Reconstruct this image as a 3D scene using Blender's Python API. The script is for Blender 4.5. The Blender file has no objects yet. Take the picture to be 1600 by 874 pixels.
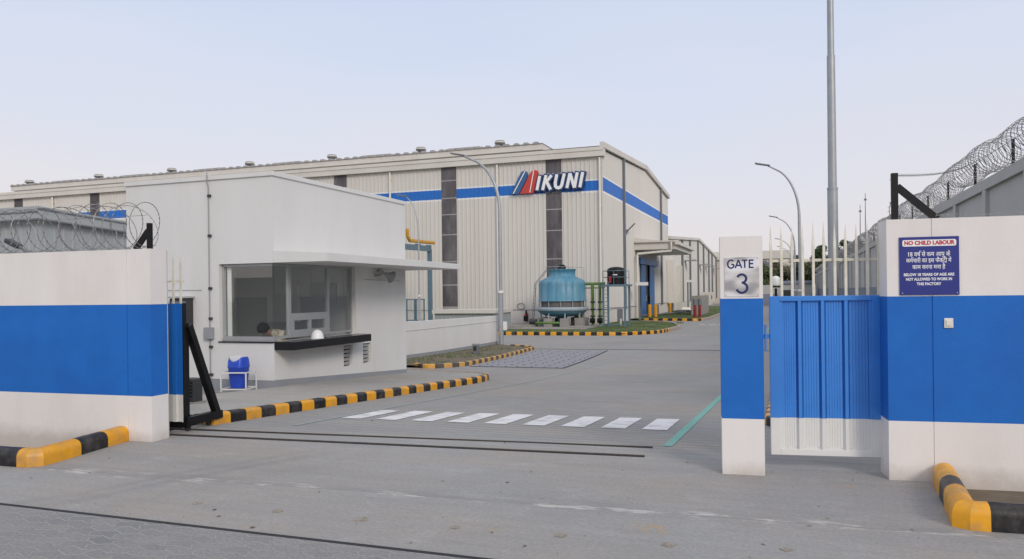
import bpy, bmesh, math, random
from mathutils import Vector, Matrix, noise
random.seed(7)
R = math.radians
SC = bpy.context.scene
COL = SC.collection
EYE = 1.65

# ------------------------------------------------------------------ camera
CX = Vector((0.9409, 0.3386, 0.0))          # camera right without roll
roll = math.atan(0.0122)
fw = Vector((-0.3386, 0.9409, 0.0)).normalized()
rt = CX.normalized(); up = Vector((0, 0, 1))
cr = rt * math.cos(roll) - up * math.sin(roll)
cu = up * math.cos(roll) + rt * math.sin(roll)
cu, cr = (up * math.cos(roll) - rt * math.sin(roll) * -1), cr
cr = (rt * math.cos(roll) - up * math.sin(roll)); cu = (up * math.cos(roll) + rt * math.sin(roll))
cam = bpy.data.cameras.new('camera'); camo = bpy.data.objects.new('camera', cam); COL.objects.link(camo)
mw = Matrix((( cr.x, cu.x, -fw.x, 0), (cr.y, cu.y, -fw.y, 0), (cr.z, cu.z, -fw.z, EYE), (0, 0, 0, 1)))
camo.matrix_world = mw
cam.lens = 27.0; cam.sensor_width = 36.0; cam.shift_y = 21 / 1600; cam.clip_start = 0.05; cam.clip_end = 2000
SC.camera = camo

# ------------------------------------------------------------------ world and sun
SUN_EL, SUN_AZ = 27, 137      # azimuth clockwise from +Y
w = bpy.data.worlds.new("World"); SC.world = w; w.use_nodes = True
nt = w.node_tree; nt.nodes.clear()
out = nt.nodes.new('ShaderNodeOutputWorld'); bg = nt.nodes.new('ShaderNodeBackground')
sky = nt.nodes.new('ShaderNodeTexSky'); sky.sky_type = 'NISHITA'; sky.sun_disc = False
sky.sun_elevation = R(SUN_EL); sky.sun_rotation = R(SUN_AZ); sky.dust_density = 3.0; sky.air_density = 1.0
tc = nt.nodes.new('ShaderNodeTexCoord'); sep = nt.nodes.new('ShaderNodeSeparateXYZ'); ramp = nt.nodes.new('ShaderNodeValToRGB')
nt.links.new(tc.outputs['Generated'], sep.inputs[0])
nz = nt.nodes.new('ShaderNodeTexNoise'); nz.inputs['Scale'].default_value = 1.6; nz.inputs['Detail'].default_value = 5
mp = nt.nodes.new('ShaderNodeMapping'); mp.inputs['Scale'].default_value = (1, 1, 4)
nt.links.new(tc.outputs['Generated'], mp.inputs[0]); nt.links.new(mp.outputs[0], nz.inputs[0])
ma = nt.nodes.new('ShaderNodeMath'); ma.operation = 'MULTIPLY_ADD'; ma.inputs[1].default_value = 0.26; ma.inputs[2].default_value = -0.13
nt.links.new(nz.outputs[0], ma.inputs[0])
ad = nt.nodes.new('ShaderNodeMath'); ad.operation = 'ADD'
nt.links.new(sep.outputs[2], ad.inputs[0]); nt.links.new(ma.outputs[0], ad.inputs[1]); nt.links.new(ad.outputs[0], ramp.inputs[0])
e = ramp.color_ramp.elements
e[0].position = 0.0; e[0].color = (0.82, 0.755, 0.76, 1)
e[1].position = 0.45; e[1].color = (0.58, 0.68, 0.89, 1)
m1 = e.new(0.14); m1.color = (0.785, 0.765, 0.81, 1)
m2 = e.new(0.28); m2.color = (0.70, 0.75, 0.885, 1)
m3 = e.new(1.0); m3.color = (1.0, 0.98, 0.98, 1)
sc = nt.nodes.new('ShaderNodeVectorMath'); sc.operation = 'SCALE'; sc.inputs['Scale'].default_value = 9.0
nt.links.new(ramp.outputs[0], sc.inputs[0])
mx = nt.nodes.new('ShaderNodeMix'); mx.data_type = 'RGBA'; mx.inputs[0].default_value = 0.90
nt.links.new(sky.outputs[0], mx.inputs[6]); nt.links.new(sc.outputs[0], mx.inputs[7])
nt.links.new(mx.outputs[2], bg.inputs[0]); bg.inputs[1].default_value = 0.115
nt.links.new(bg.outputs[0], out.inputs[0])
sl = bpy.data.lights.new('sun', 'SUN'); sl.energy = 1.45; sl.angle = R(16); sl.color = (1.0, 0.90, 0.78)
so = bpy.data.objects.new('sun', sl); COL.objects.link(so)
sd = Vector((math.sin(R(SUN_AZ)) * math.cos(R(SUN_EL)), math.cos(R(SUN_AZ)) * math.cos(R(SUN_EL)), math.sin(R(SUN_EL))))
so.rotation_euler = sd.to_track_quat('Z', 'Y').to_euler()
SC.view_settings.view_transform = 'Standard'; SC.view_settings.look = 'None'
SC.view_settings.exposure = 0.0; SC.view_settings.gamma = 1.0

# ------------------------------------------------------------------ ground profile
def zg(y):
    if y < 8: return 0.0
    if y < 18: return -.054 * (y - 8)
    if y < 32:
        t = (y - 18) / 14; return -.54 - .31 * (2 * t - t * t)
    return -.85

# ------------------------------------------------------------------ materials
def mat(name, col, rough=0.6, var=0.06, scale=3.0, bump=0.0, bscale=60.0, metal=0.0, spec=0.5, streak=0.0, dirt=None, dirt_amt=0.0, dscale=1.2, coat=0.0, splash=None):
    m = bpy.data.materials.new(name); m.use_nodes = True
    t = m.node_tree; b = t.nodes['Principled BSDF']
    b.inputs['Roughness'].default_value = rough; b.inputs['Metallic'].default_value = metal
    b.inputs['Specular IOR Level'].default_value = spec; b.inputs['Coat Weight'].default_value = coat
    tcn = t.nodes.new('ShaderNodeTexCoord')
    n = t.nodes.new('ShaderNodeTexNoise'); n.inputs['Scale'].default_value = scale; n.inputs['Detail'].default_value = 6; n.inputs['Roughness'].default_value = .6
    mpn = t.nodes.new('ShaderNodeMapping')
    if streak: mpn.inputs['Scale'].default_value = (1, 1, streak)
    t.links.new(tcn.outputs['Object'], mpn.inputs[0]); t.links.new(mpn.outputs[0], n.inputs[0])
    r = t.nodes.new('ShaderNodeValToRGB')
    r.color_ramp.elements[0].position = .3; r.color_ramp.elements[1].position = .7
    r.color_ramp.elements[0].color = tuple(max(0, c * (1 - var)) for c in col) + (1,)
    r.color_ramp.elements[1].color = tuple(min(1, c * (1 + var)) for c in col) + (1,)
    t.links.new(n.outputs[0], r.inputs[0])
    last = r.outputs[0]
    if dirt:
        n2 = t.nodes.new('ShaderNodeTexNoise'); n2.inputs['Scale'].default_value = dscale; n2.inputs['Detail'].default_value = 9; n2.inputs['Roughness'].default_value = .68
        t.links.new(mpn.outputs[0], n2.inputs[0])
        r2 = t.nodes.new('ShaderNodeValToRGB'); r2.color_ramp.elements[0].position = .45; r2.color_ramp.elements[1].position = .75
        r2.color_ramp.elements[0].color = (0, 0, 0, 1); r2.color_ramp.elements[1].color = (dirt_amt,) * 3 + (1,)
        t.links.new(n2.outputs[0], r2.inputs[0])
        mi = t.nodes.new('ShaderNodeMix'); mi.data_type = 'RGBA'
        t.links.new(r2.outputs[0], mi.inputs[0]); t.links.new(last, mi.inputs[6]); mi.inputs[7].default_value = tuple(dirt) + (1,)
        last = mi.outputs[2]
    if splash:      # mud splashed up from the ground, ragged upper edge
        sz = t.nodes.new('ShaderNodeSeparateXYZ'); t.links.new(tcn.outputs['Object'], sz.inputs[0])
        n3 = t.nodes.new('ShaderNodeTexNoise'); n3.inputs['Scale'].default_value = 5; n3.inputs['Detail'].default_value = 8; n3.inputs['Roughness'].default_value = .7
        t.links.new(tcn.outputs['Object'], n3.inputs[0])
        m3_ = t.nodes.new('ShaderNodeMath'); m3_.operation = 'MULTIPLY_ADD'; m3_.inputs[1].default_value = -.30; t.links.new(n3.outputs[0], m3_.inputs[0]); t.links.new(sz.outputs[2], m3_.inputs[2])
        r3 = t.nodes.new('ShaderNodeValToRGB'); r3.color_ramp.elements[0].position = 0; r3.color_ramp.elements[0].color = (splash,) * 3 + (1,); r3.color_ramp.elements[1].position = .16; r3.color_ramp.elements[1].color = (0, 0, 0, 1)
        a3_ = t.nodes.new('ShaderNodeMath'); a3_.operation = 'ADD'; a3_.inputs[1].default_value = .17; t.links.new(m3_.outputs[0], a3_.inputs[0]); t.links.new(a3_.outputs[0], r3.inputs[0])
        m4_ = t.nodes.new('ShaderNodeMix'); m4_.data_type = 'RGBA'; t.links.new(r3.outputs[0], m4_.inputs[0]); t.links.new(last, m4_.inputs[6]); m4_.inputs[7].default_value = (.33, .27, .21, 1); last = m4_.outputs[2]
    t.links.new(last, b.inputs['Base Color'])
    if bump:
        nb = t.nodes.new('ShaderNodeTexNoise'); nb.inputs['Scale'].default_value = bscale; nb.inputs['Detail'].default_value = 3
        t.links.new(tcn.outputs['Object'], nb.inputs[0])
        bp = t.nodes.new('ShaderNodeBump'); bp.inputs['Strength'].default_value = bump; bp.inputs['Distance'].default_value = .01
        t.links.new(nb.outputs[0], bp.inputs['Height']); t.links.new(bp.outputs[0], b.inputs['Normal'])
    return m

BRN = (.25, .19, .13)
M = {}
M['white'] = mat('white_wall_paint', (.76, .732, .712), .75, .03, 1.5, .16, 110, streak=.35, dirt=(.56, .51, .45), dirt_amt=.4, splash=.45)
M['blue'] = mat('blue_wall_paint', (.012, .140, .51), .65, .07, 2.0, .2, 110, spec=.3, dirt=(.010, .10, .42), dirt_amt=.6)
M['house'] = mat('house_paint', (.665, .665, .655), .8, .03, .8, .2, 70, streak=.3, dirt=(.56, .54, .50), dirt_amt=.4)
M['houseg'] = mat('house_plinth_grey', (.26, .28, .31), .8, .06, 2, .2, 70, dirt=(.33, .3, .27), dirt_amt=.5)
M['blackst'] = mat('black_granite', (.012, .012, .014), .25, .3, 40)
M['kblack'] = mat('kerb_black', (.011, .011, .013), .42, .25, 8, .1, 40, dirt=(.16, .14, .12), dirt_amt=.5, dscale=4.5, spec=.35)
M['kyel'] = mat('kerb_yellow', (.74, .34, .008), .45, .10, 6, .12, 40, dirt=(.30, .20, .11), dirt_amt=.75, dscale=4.5)
M['kblackd'] = mat('kerb_black_dusty', (.06, .05, .045), .6, .2, 8, .3, 60, dirt=(.25, .2, .15), dirt_amt=.7)
M['kyeld'] = mat('kerb_yellow_dusty', (.62, .34, .07), .6, .1, 6, .3, 60, dirt=(.35, .27, .18), dirt_amt=.7)
M['kconc'] = mat('kerb_concrete', (.36, .30, .26), .9, .15, 6, .4, 50)
M['cream'] = mat('cream_cladding', (.635, .608, .565), .5, .03, .5, streak=.08, dirt=(.46, .41, .35), dirt_amt=.4, dscale=.5)
M['cladg'] = mat('gable_cladding', (.60, .585, .565), .5, .03, .5, streak=.08, dirt=(.45, .41, .37), dirt_amt=.4, dscale=.5)
M['creamf'] = mat('cream_fascia', (.635, .605, .555), .5, .03, .5, dirt=(.42, .37, .31), dirt_amt=.35, dscale=.6)
M['plinthw'] = mat('factory_plinth', (.66, .62, .58), .85, .04, 1, .2, 40, dirt=(.45, .38, .3), dirt_amt=.5)
M['cblue'] = mat('cladding_blue', (.015, .15, .52), .5, .04, .6)
M['cwhite'] = mat('cladding_white', (.74, .74, .73), .5, .02, 1)
M['strip'] = mat('translucent_sheet', (.085, .078, .085), .4, .35, .8, streak=.35, dirt=(.26, .24, .25), dirt_amt=.8, dscale=.6)
M['stripl'] = mat('translucent_sheet_light', (.36, .34, .34), .4, .2, .8, streak=.25)
M['pipew'] = mat('pipe_cream', (.72, .69, .63), .45, .03, 2)
M['pipeg'] = mat('pipe_dark_grey', (.16, .17, .19), .5, .08, 2)
M['roof'] = mat('roof_sheet', (.33, .32, .31), .5, .1, 1)
M['roofg'] = mat('ventilator_metal', (.24, .24, .24), .4, .2, 3, metal=.3)
M['galv'] = mat('galvanised_steel', (.36, .38, .40), .45, .08, 3, metal=.35, dirt=(.3, .3, .3), dirt_amt=.4)
M['dark'] = mat('dark_metal', (.035, .037, .04), .5, .2, 5)
M['black'] = mat('black_paint', (.005, .005, .006), .5, .3, 8, .1, 40, spec=.3)
M['tower'] = mat('tower_blue', (.075, .235, .345), .45, .06, 2, dirt=(.25, .36, .4), dirt_amt=.5, streak=.4)
M['towerd'] = mat('tower_louvre', (.14, .13, .125), .7, .2, 4)
M['towerrim'] = mat('tower_rim', (.32, .38, .42), .5, .1, 3)
M['steelb'] = mat('steel_grey_blue', (.11, .18, .23), .5, .1, 4)
M['green'] = mat('pipe_green', (.11, .21, .05), .45, .12, 4)
M['red'] = mat('hydrant_red', (.30, .018, .022), .4, .15, 4)
M['sred'] = mat('sign_red', (.50, .05, .035), .35, .05, 4)
M['snavy'] = mat('sign_navy', (.02, .055, .16), .4, .06, 4)
M['sblue'] = mat('sign_blue', (.035, .11, .27), .35, .06, 4)
M['swhite'] = mat('sign_white', (.82, .82, .82), .4, .02, 4)
M['nblue'] = mat('notice_blue', (.020, .032, .22), .3, .04, 3)
M['nred'] = mat('notice_red', (.5, .02, .04), .4, .05, 4)
M['navy'] = mat('letter_navy', (.015, .025, .11), .35, .1, 5)
M['sblades'] = mat('spike_paint', (.72, .69, .60), .5, .1, 9, dirt=(.4, .33, .22), dirt_amt=.5, dscale=6)
M['gblue'] = mat('gate_blue', (.045, .235, .68), .36, .05, 3, dirt=(.015, .15, .5), dirt_amt=.5, coat=.08)
M['gblue_shade'] = mat('gate_blue_shaded', (.018, .105, .40), .36, .05, 3)  # darker copy of the gate blue, shade painted onto the channel sides
M['gwhite'] = mat('gate_white', (.72, .72, .70), .38, .03, 4, dirt=(.5, .48, .42), dirt_amt=.3, coat=.1)
M['alu'] = mat('aluminium', (.42, .43, .44), .4, .05, 5, metal=.4)
M['louvre'] = mat('louvre_paint', (.40, .41, .42), .5, .05, 5)
M['inw'] = mat('inside_wall', (.80, .80, .77), .8, .03, 1)
M['inb'] = mat('inside_wall_lower', (.58, .60, .60), .8, .03, 1)
M['binb'] = mat('bin_blue', (.02, .07, .50), .4, .06, 5)
M['binw'] = mat('bin_white', (.75, .76, .8), .4, .03, 5)
M['yellow'] = mat('pipe_yellow', (.58, .30, .03), .45, .1, 4)
M['doorb'] = mat('door_blue', (.05, .17, .42), .45, .06, 2)
M['orange'] = mat('bollard_orange', (.65, .30, .02), .45, .1, 5)
M['conc'] = mat('raw_concrete', (.30, .28, .26), .9, .12, 4, .4, 40)
M['bwall'] = mat('boundary_render', (.47, .47, .465), .85, .04, .6, .25, 50, dirt=(.36, .35, .33), dirt_amt=.5)
M['bgrey'] = mat('boundary_grey', (.21, .23, .30), .85, .06, 1, .2, 50)
M['shed'] = mat('shed_cladding', (.34, .37, .38), .5, .04, .6, streak=.1, dirt=(.28, .29, .28), dirt_amt=.4)
M['fargw'] = mat('far_wall', (.45, .45, .44), .9, .06, .6)
M['farcr'] = mat('far_building', (.60, .55, .48), .8, .05, .3)
M['bark'] = mat('bark', (.10, .07, .05), .9, .2, 5)
M['leafd'] = mat('leaf_dark', (.045, .07, .025), .7, .3, 3)
M['leafm'] = mat('leaf_mid', (.085, .11, .05), .7, .3, 3)
M['leafb'] = mat('leaf_brown', (.13, .11, .07), .7, .3, 3)
M['skin'] = mat('skin', (.20, .11, .075), .6, .05, 6)
M['hair'] = mat('hair', (.003, .003, .003), .7, .2, 40, spec=.1)
M['shirt'] = mat('khaki_shirt', (.50, .44, .34), .9, .06, 12)
M['pants'] = mat('dark_trousers', (.03, .03, .04), .9, .1, 12)
M['plast'] = mat('ivory_plastic', (.72, .70, .64), .4, .02, 9)
M['steelw'] = mat('wire_steel', (.22, .22, .225), .45, .2, 20, metal=.4)
M['rust'] = mat('rail_steel', (.10, .075, .055), .6, .4, 14, metal=.2)
M['horn'] = mat('horn_grey', (.30, .31, .31), .6, .05, 9)
M['green_line'] = mat('green_marking', (.16, .42, .36), .8, .1, 10, dirt=(.33, .35, .34), dirt_amt=.8, dscale=7)
M['slot'] = mat('slot_black', (.018, .018, .02), .8, .3, 20)
M['corehole'] = mat('filled_core', (.27, .24, .20), .9, .3, 30)
M['lampw'] = mat('lamp_white', (.75, .75, .74), .4, .03, 5)

# stainless plate
m = mat('stainless_plate', (.80, .80, .81), .20, .05, 3, metal=1.0); M['inox'] = m
t = m.node_tree; b = t.nodes['Principled BSDF']
nb = t.nodes.new('ShaderNodeTexNoise'); nb.inputs['Scale'].default_value = 4.5; nb.inputs['Detail'].default_value = 1
tcn = t.nodes.new('ShaderNodeTexCoord'); t.links.new(tcn.outputs['Object'], nb.inputs[0])
bp = t.nodes.new('ShaderNodeBump'); bp.inputs['Strength'].default_value = .35; bp.inputs['Distance'].default_value = .06
t.links.new(nb.outputs[0], bp.inputs['Height']); t.links.new(bp.outputs[0], b.inputs['Normal'])

# window glass: thin sheet, see-through and reflective
m = bpy.data.materials.new('window_glass'); m.use_nodes = True; t = m.node_tree; t.nodes.clear()
o_ = t.nodes.new('ShaderNodeOutputMaterial'); tr = t.nodes.new('ShaderNodeBsdfTransparent'); gl = t.nodes.new('ShaderNodeBsdfGlossy')
tr.inputs[0].default_value = (.97, .98, .975, 1); gl.inputs['Roughness'].default_value = .02; gl.inputs[0].default_value = (.9, .9, .9, 1)
fr = t.nodes.new('ShaderNodeFresnel'); fr.inputs[0].default_value = 1.85
mxf = t.nodes.new('ShaderNodeMath'); mxf.operation = 'MULTIPLY_ADD'; mxf.inputs[1].default_value = .16; mxf.inputs[2].default_value = .0; mxf.use_clamp = True; t.links.new(fr.outputs[0], mxf.inputs[0])
mi = t.nodes.new('ShaderNodeMixShader'); t.links.new(mxf.outputs[0], mi.inputs[0]); t.links.new(tr.outputs[0], mi.inputs[1]); t.links.new(gl.outputs[0], mi.inputs[2]); t.links.new(mi.outputs[0], o_.inputs[0])
M['glass'] = m

def node(t, kind, **kw):
    n = t.nodes.new(kind)
    for k, v in kw.items():
        if k.startswith('i_'): n.inputs[k[2:].replace('_', ' ')].default_value = v
        else: setattr(n, k, v)
    return n
def ramp_(t, src, p0, c0, p1, c1):
    r = t.nodes.new('ShaderNodeValToRGB'); el = r.color_ramp.elements
    el[0].position = p0; el[0].color = tuple(c0) + (1,) if len(c0) == 3 else c0
    el[1].position = p1; el[1].color = tuple(c1) + (1,) if len(c1) == 3 else c1
    t.links.new(src, r.inputs[0]); return r.outputs[0]
def mixc(t, f, a, bb, mode='MIX'):
    mi = t.nodes.new('ShaderNodeMix'); mi.data_type = 'RGBA'; mi.blend_type = mode
    for s, k in ((f, 0), (a, 6), (bb, 7)):
        if hasattr(s, 'links'): t.links.new(s, mi.inputs[k])
        else: mi.inputs[k].default_value = s if k == 0 else (tuple(s) + (1,) if len(s) == 3 else s)
    return mi.outputs[2]

def road_mat(name, base, browny, brush=True, joint=False):
    m = bpy.data.materials.new(name); m.use_nodes = True; t = m.node_tree; b = t.nodes['Principled BSDF']
    b.inputs['Roughness'].default_value = .88; b.inputs['Specular IOR Level'].default_value = .25
    tcn = t.nodes.new('ShaderNodeTexCoord'); P = tcn.outputs['Object']
    def nz(scale, detail=6, rough=.6, sx=1, sy=1):
        mp = t.nodes.new('ShaderNodeMapping'); mp.inputs['Scale'].default_value = (sx, sy, 1)
        t.links.new(P, mp.inputs[0]); n = node(t, 'ShaderNodeTexNoise', i_Scale=scale, i_Detail=detail, i_Roughness=rough); t.links.new(mp.outputs[0], n.inputs[0]); return n.outputs[0]
    c = ramp_(t, nz(.35, 5), .35, tuple(x * .86 for x in base), .65, tuple(x * 1.08 for x in base))
    c = mixc(t, ramp_(t, nz(.55, 8, .65, .5, 1), .42, (0, 0, 0), .66, (.9, .9, .9)), c, browny)
    # long smears across the drive
    c = mixc(t, ramp_(t, nz(1.0, 6, .6, .22, 2.2), .50, (0, 0, 0), .8, (.45, .45, .45)), c, tuple(x * .68 for x in base))
    c = mixc(t, ramp_(t, nz(2.2, 9, .75), .52, (0, 0, 0), .68, (.5, .5, .5)), c, tuple(min(1, x * 1.3) for x in base))
    c = mixc(t, ramp_(t, nz(30, 7, .85), .38, (0, 0, 0), .72, (.8, .8, .8)), c, tuple(x * .6 for x in base))
    c = mixc(t, ramp_(t, nz(9, 8, .8), .62, (0, 0, 0), .72, (.5, .5, .5)), c, (.17, .15, .13))
    c = mixc(t, ramp_(t, nz(4.5, 9, .8, .6, 1.6), .55, (0, 0, 0), .72, (.45, .45, .45)), c, tuple(x * .62 for x in browny))
    hgt = nz(70, 4, .7)
    if brush:
        sp = t.nodes.new('ShaderNodeSeparateXYZ'); t.links.new(P, sp.inputs[0])
        wv = node(t, 'ShaderNodeTexWave', wave_type='BANDS', bands_direction='Y', i_Scale=1.55, i_Distortion=.8, i_Detail=3)
        wv.inputs['Detail Scale'].default_value = 2.0
        t.links.new(P, wv.inputs[0])
        mr = node(t, 'ShaderNodeMapRange'); mr.inputs[1].default_value = 7.5; mr.inputs[2].default_value = 9.0; mr.inputs[3].default_value = .12; mr.inputs[4].default_value = .75
        t.links.new(sp.outputs[1], mr.inputs[0])
        mm = node(t, 'ShaderNodeMath', operation='MULTIPLY'); t.links.new(mr.outputs[0], mm.inputs[0])
        lines = ramp_(t, wv.outputs[1], .05, (.8, .8, .8), .45, (0, 0, 0)); t.links.new(lines, mm.inputs[1])
        m3 = node(t, 'ShaderNodeMath', operation='MULTIPLY'); t.links.new(mm.outputs[0], m3.inputs[0]); t.links.new(ramp_(t, nz(.8, 4, .6), .35, (.5,) * 3, .65, (1,) * 3), m3.inputs[1])
        c = mixc(t, m3.outputs[0], c, tuple(x * .55 for x in base))
        # worn lighter tyre tracks along the drive
    if joint:
        sp = t.nodes.new('ShaderNodeSeparateXYZ'); t.links.new(P, sp.inputs[0])
        # distance to the construction joint y = 5.55 + .02 x
        a1 = node(t, 'ShaderNodeMath', operation='MULTIPLY_ADD'); a1.inputs[1].default_value = -.045; a1.inputs[2].default_value = -5.78
        t.links.new(sp.outputs[0], a1.inputs[0])
        a2 = node(t, 'ShaderNodeMath', operation='ADD'); t.links.new(a1.outputs[0], a2.inputs[0]); t.links.new(sp.outputs[1], a2.inputs[1])
        a3 = node(t, 'ShaderNodeMath', operation='ABSOLUTE'); t.links.new(a2.outputs[0], a3.inputs[0])
        near = ramp_(t, a3.outputs[0], .03, (1,) * 3, .14, (0,) * 3)
        mm = node(t, 'ShaderNodeMath', operation='MULTIPLY'); t.links.new(near, mm.inputs[0])
        t.links.new(ramp_(t, nz(3.0, 8, .7, .7, 3), .53, (0,) * 3, .60, (.85,) * 3), mm.inputs[1])
        c = mixc(t, mm.outputs[0], c, (.58, .55, .52))
        c = mixc(t, ramp_(t, a3.outputs[0], .002, (.65,) * 3, .008, (0,) * 3), c, (.16, .15, .14))
        near2 = ramp_(t, a2.outputs[0], .0, (0,) * 3, .02, (1,) * 3)
        far2 = ramp_(t, a2.outputs[0], .02, (1,) * 3, .30, (0,) * 3)
        q2 = node(t, 'ShaderNodeMath', operation='MULTIPLY'); t.links.new(near2, q2.inputs[0]); t.links.new(far2, q2.inputs[1])
        q3 = node(t, 'ShaderNodeMath', operation='MULTIPLY'); t.links.new(q2.outputs[0], q3.inputs[0]); t.links.new(ramp_(t, nz(2.0, 6, .7, .5, 1), .45, (0,) * 3, .65, (.6,) * 3), q3.inputs[1])
        c = mixc(t, q3.outputs[0], c, tuple(x * .6 for x in base))
        # orange paint spills
        for cx, cy, r_ in ((-.92, 5.35, .13), (.42, 6.95, .06), (-1.95, 5.0, .03)):
            vm = node(t, 'ShaderNodeVectorMath', operation='DISTANCE'); t.links.new(P, vm.inputs[0]); vm.inputs[1].default_value = (cx, cy, 0)
            q = node(t, 'ShaderNodeMath', operation='MULTIPLY'); t.links.new(ramp_(t, vm.outputs['Value'], r_ * .3, (1,) * 3, r_ * 1.5, (0,) * 3), q.inputs[0]); t.links.new(ramp_(t, nz(16, 6, .7), .48, (0,) * 3, .6, (.7,) * 3), q.inputs[1])
            c = mixc(t, q.outputs[0], c, (.5, .27, .07))
        # straight tyre smears turning in from the street
        for off, wdt, am in ((0, .10, .5), (.26, .08, .4), (-.5, .2, .25)):
            g1 = node(t, 'ShaderNodeMath', operation='MULTIPLY_ADD'); g1.inputs[1].default_value = -.415; g1.inputs[2].default_value = 7.455 + off; t.links.new(sp.outputs[1], g1.inputs[0])
            g2 = node(t, 'ShaderNodeMath', operation='ADD'); t.links.new(g1.outputs[0], g2.inputs[0]); t.links.new(sp.outputs[0], g2.inputs[1])
            wob = node(t, 'ShaderNodeMath', operation='MULTIPLY_ADD'); wob.inputs[1].default_value = .3; wob.inputs[2].default_value = -.15; t.links.new(nz(1.1, 3, .5), wob.inputs[0])
            g4 = node(t, 'ShaderNodeMath', operation='ADD'); t.links.new(g2.outputs[0], g4.inputs[0]); t.links.new(wob.outputs[0], g4.inputs[1])
            g3 = node(t, 'ShaderNodeMath', operation='ABSOLUTE'); t.links.new(g4.outputs[0], g3.inputs[0])
            q = node(t, 'ShaderNodeMath', operation='MULTIPLY'); t.links.new(ramp_(t, g3.outputs[0], wdt * .3, (am,) * 3, wdt * 1.6, (0,) * 3), q.inputs[0]); t.links.new(ramp_(t, nz(2.5, 8, .75), .35, (0.1,) * 3, .6, (1,) * 3), q.inputs[1])
            fd = node(t, 'ShaderNodeMath', operation='MULTIPLY'); t.links.new(q.outputs[0], fd.inputs[0]); t.links.new(ramp_(t, sp.outputs[1], .0, (1,) * 3, 1.0, (1,) * 3), fd.inputs[1])
            mrf = node(t, 'ShaderNodeMapRange'); mrf.inputs[1].default_value = 6.2; mrf.inputs[2].default_value = 7.6; mrf.inputs[3].default_value = 1; mrf.inputs[4].default_value = 0; t.links.new(sp.outputs[1], mrf.inputs[0])
            t.links.new(mrf.outputs[0], fd.inputs[1])
            c = mixc(t, fd.outputs[0], c, tuple(x * .58 for x in base))
    t.links.new(c, b.inputs['Base Color'])
    bp = t.nodes.new('ShaderNodeBump'); bp.inputs['Strength'].default_value = .35; bp.inputs['Distance'].default_value = .01
    t.links.new(hgt, bp.inputs['Height']); t.links.new(bp.outputs[0], b.inputs['Normal'])
    return m
M['drive'] = road_mat('driveway_concrete', (.350, .348, .344), (.405, .355, .31), True, True)
M['pave'] = road_mat('island_concrete', (.42, .41, .39), (.43, .39, .34), False)
M['patch'] = mat('purple_pavers', (.27, .27, .295), .9, .12, 5, .6, 25, dirt=(.19, .19, .21), dirt_amt=.8, dscale=4)
M['dirtg'] = mat('soil', (.15, .12, .085), .95, .25, 3, .6, 15, dirt=(.09, .10, .045), dirt_amt=.5, dscale=2)
M['grass'] = mat('grass_bed', (.075, .115, .03), .95, .35, 2.5, .6, 15, dirt=(.16, .12, .07), dirt_amt=.5, dscale=.9)
M['blade'] = mat('grass_blade', (.075, .13, .03), .8, .35, .8, dirt=(.17, .14, .07), dirt_amt=.8, dscale=.5)
M['far_ground'] = mat('dry_ground', (.24, .20, .16), .95, .15, .2)

# worn white crossing paint
m = mat('crossing_paint', (.74, .73, .74), .7, .04, 6, .3, 60, dirt=(.36, .35, .35), dirt_amt=1.0, dscale=3.2); M['zebra'] = m

# zigzag block pavers for the street edge
m = bpy.data.materials.new('zigzag_pavers'); m.use_nodes = True; t = m.node_tree; b = t.nodes['Principled BSDF']
b.inputs['Roughness'].default_value = .85; b.inputs['Specular IOR Level'].default_value = .25
tcn = t.nodes.new('ShaderNodeTexCoord'); P = tcn.outputs['Object']
sp = t.nodes.new('ShaderNodeSeparateXYZ'); t.links.new(P, sp.inputs[0])
def zig(ax, other, amp, per):
    a = node(t, 'ShaderNodeMath', operation='PINGPONG'); t.links.new(sp.outputs[other], a.inputs[0]); a.inputs[1].default_value = per
    mu = node(t, 'ShaderNodeMath', operation='MULTIPLY_ADD'); t.links.new(a.outputs[0], mu.inputs[0]); mu.inputs[1].default_value = amp / per; t.links.new(sp.outputs[ax], mu.inputs[2])
    return mu.outputs[0]
cb = t.nodes.new('ShaderNodeCombineXYZ'); t.links.new(zig(0, 1, .045, .056), cb.inputs[0]); t.links.new(zig(1, 0, .045, .1125), cb.inputs[1])
bk = node(t, 'ShaderNodeTexBrick', i_Scale=1.0); bk.inputs['Brick Width'].default_value = .225; bk.inputs['Row Height'].default_value = .1125
bk.inputs['Mortar Size'].default_value = .009; bk.inputs['Mortar Smooth'].default_value = .3
bk.inputs['Color1'].default_value = (.27, .265, .27, 1); bk.inputs['Color2'].default_value = (.205, .205, .215, 1); bk.inputs['Mortar'].default_value = (.34, .325, .305, 1)
t.links.new(cb.outputs[0], bk.inputs[0])
n1 = node(t, 'ShaderNodeTexNoise', i_Scale=1.2, i_Detail=8); t.links.new(P, n1.inputs[0])
c = mixc(t, ramp_(t, n1.outputs[0], .40, (0,) * 3, .66, (.8,) * 3), bk.outputs[0], (.30, .285, .265))
n1b = node(t, 'ShaderNodeTexNoise', i_Scale=45, i_Detail=5); t.links.new(P, n1b.inputs[0])
c = mixc(t, ramp_(t, n1b.outputs[0], .45, (0,) * 3, .7, (.5,) * 3), c, (.14, .14, .15))
t.links.new(c, b.inputs['Base Color'])
bp = t.nodes.new('ShaderNodeBump'); bp.inputs['Strength'].default_value = .6; bp.inputs['Distance'].default_value = .01; bp.invert = True
t.links.new(bk.outputs['Fac'], bp.inputs['Height']); t.links.new(bp.outputs[0], b.inputs['Normal'])
M['pavers'] = m

# ------------------------------------------------------------------ builders
I4 = Matrix.Identity(4)
def frame(x, y, deg, z=0): return Matrix.Translation((x, y, z)) @ Matrix.Rotation(R(deg), 4, 'Z')

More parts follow.
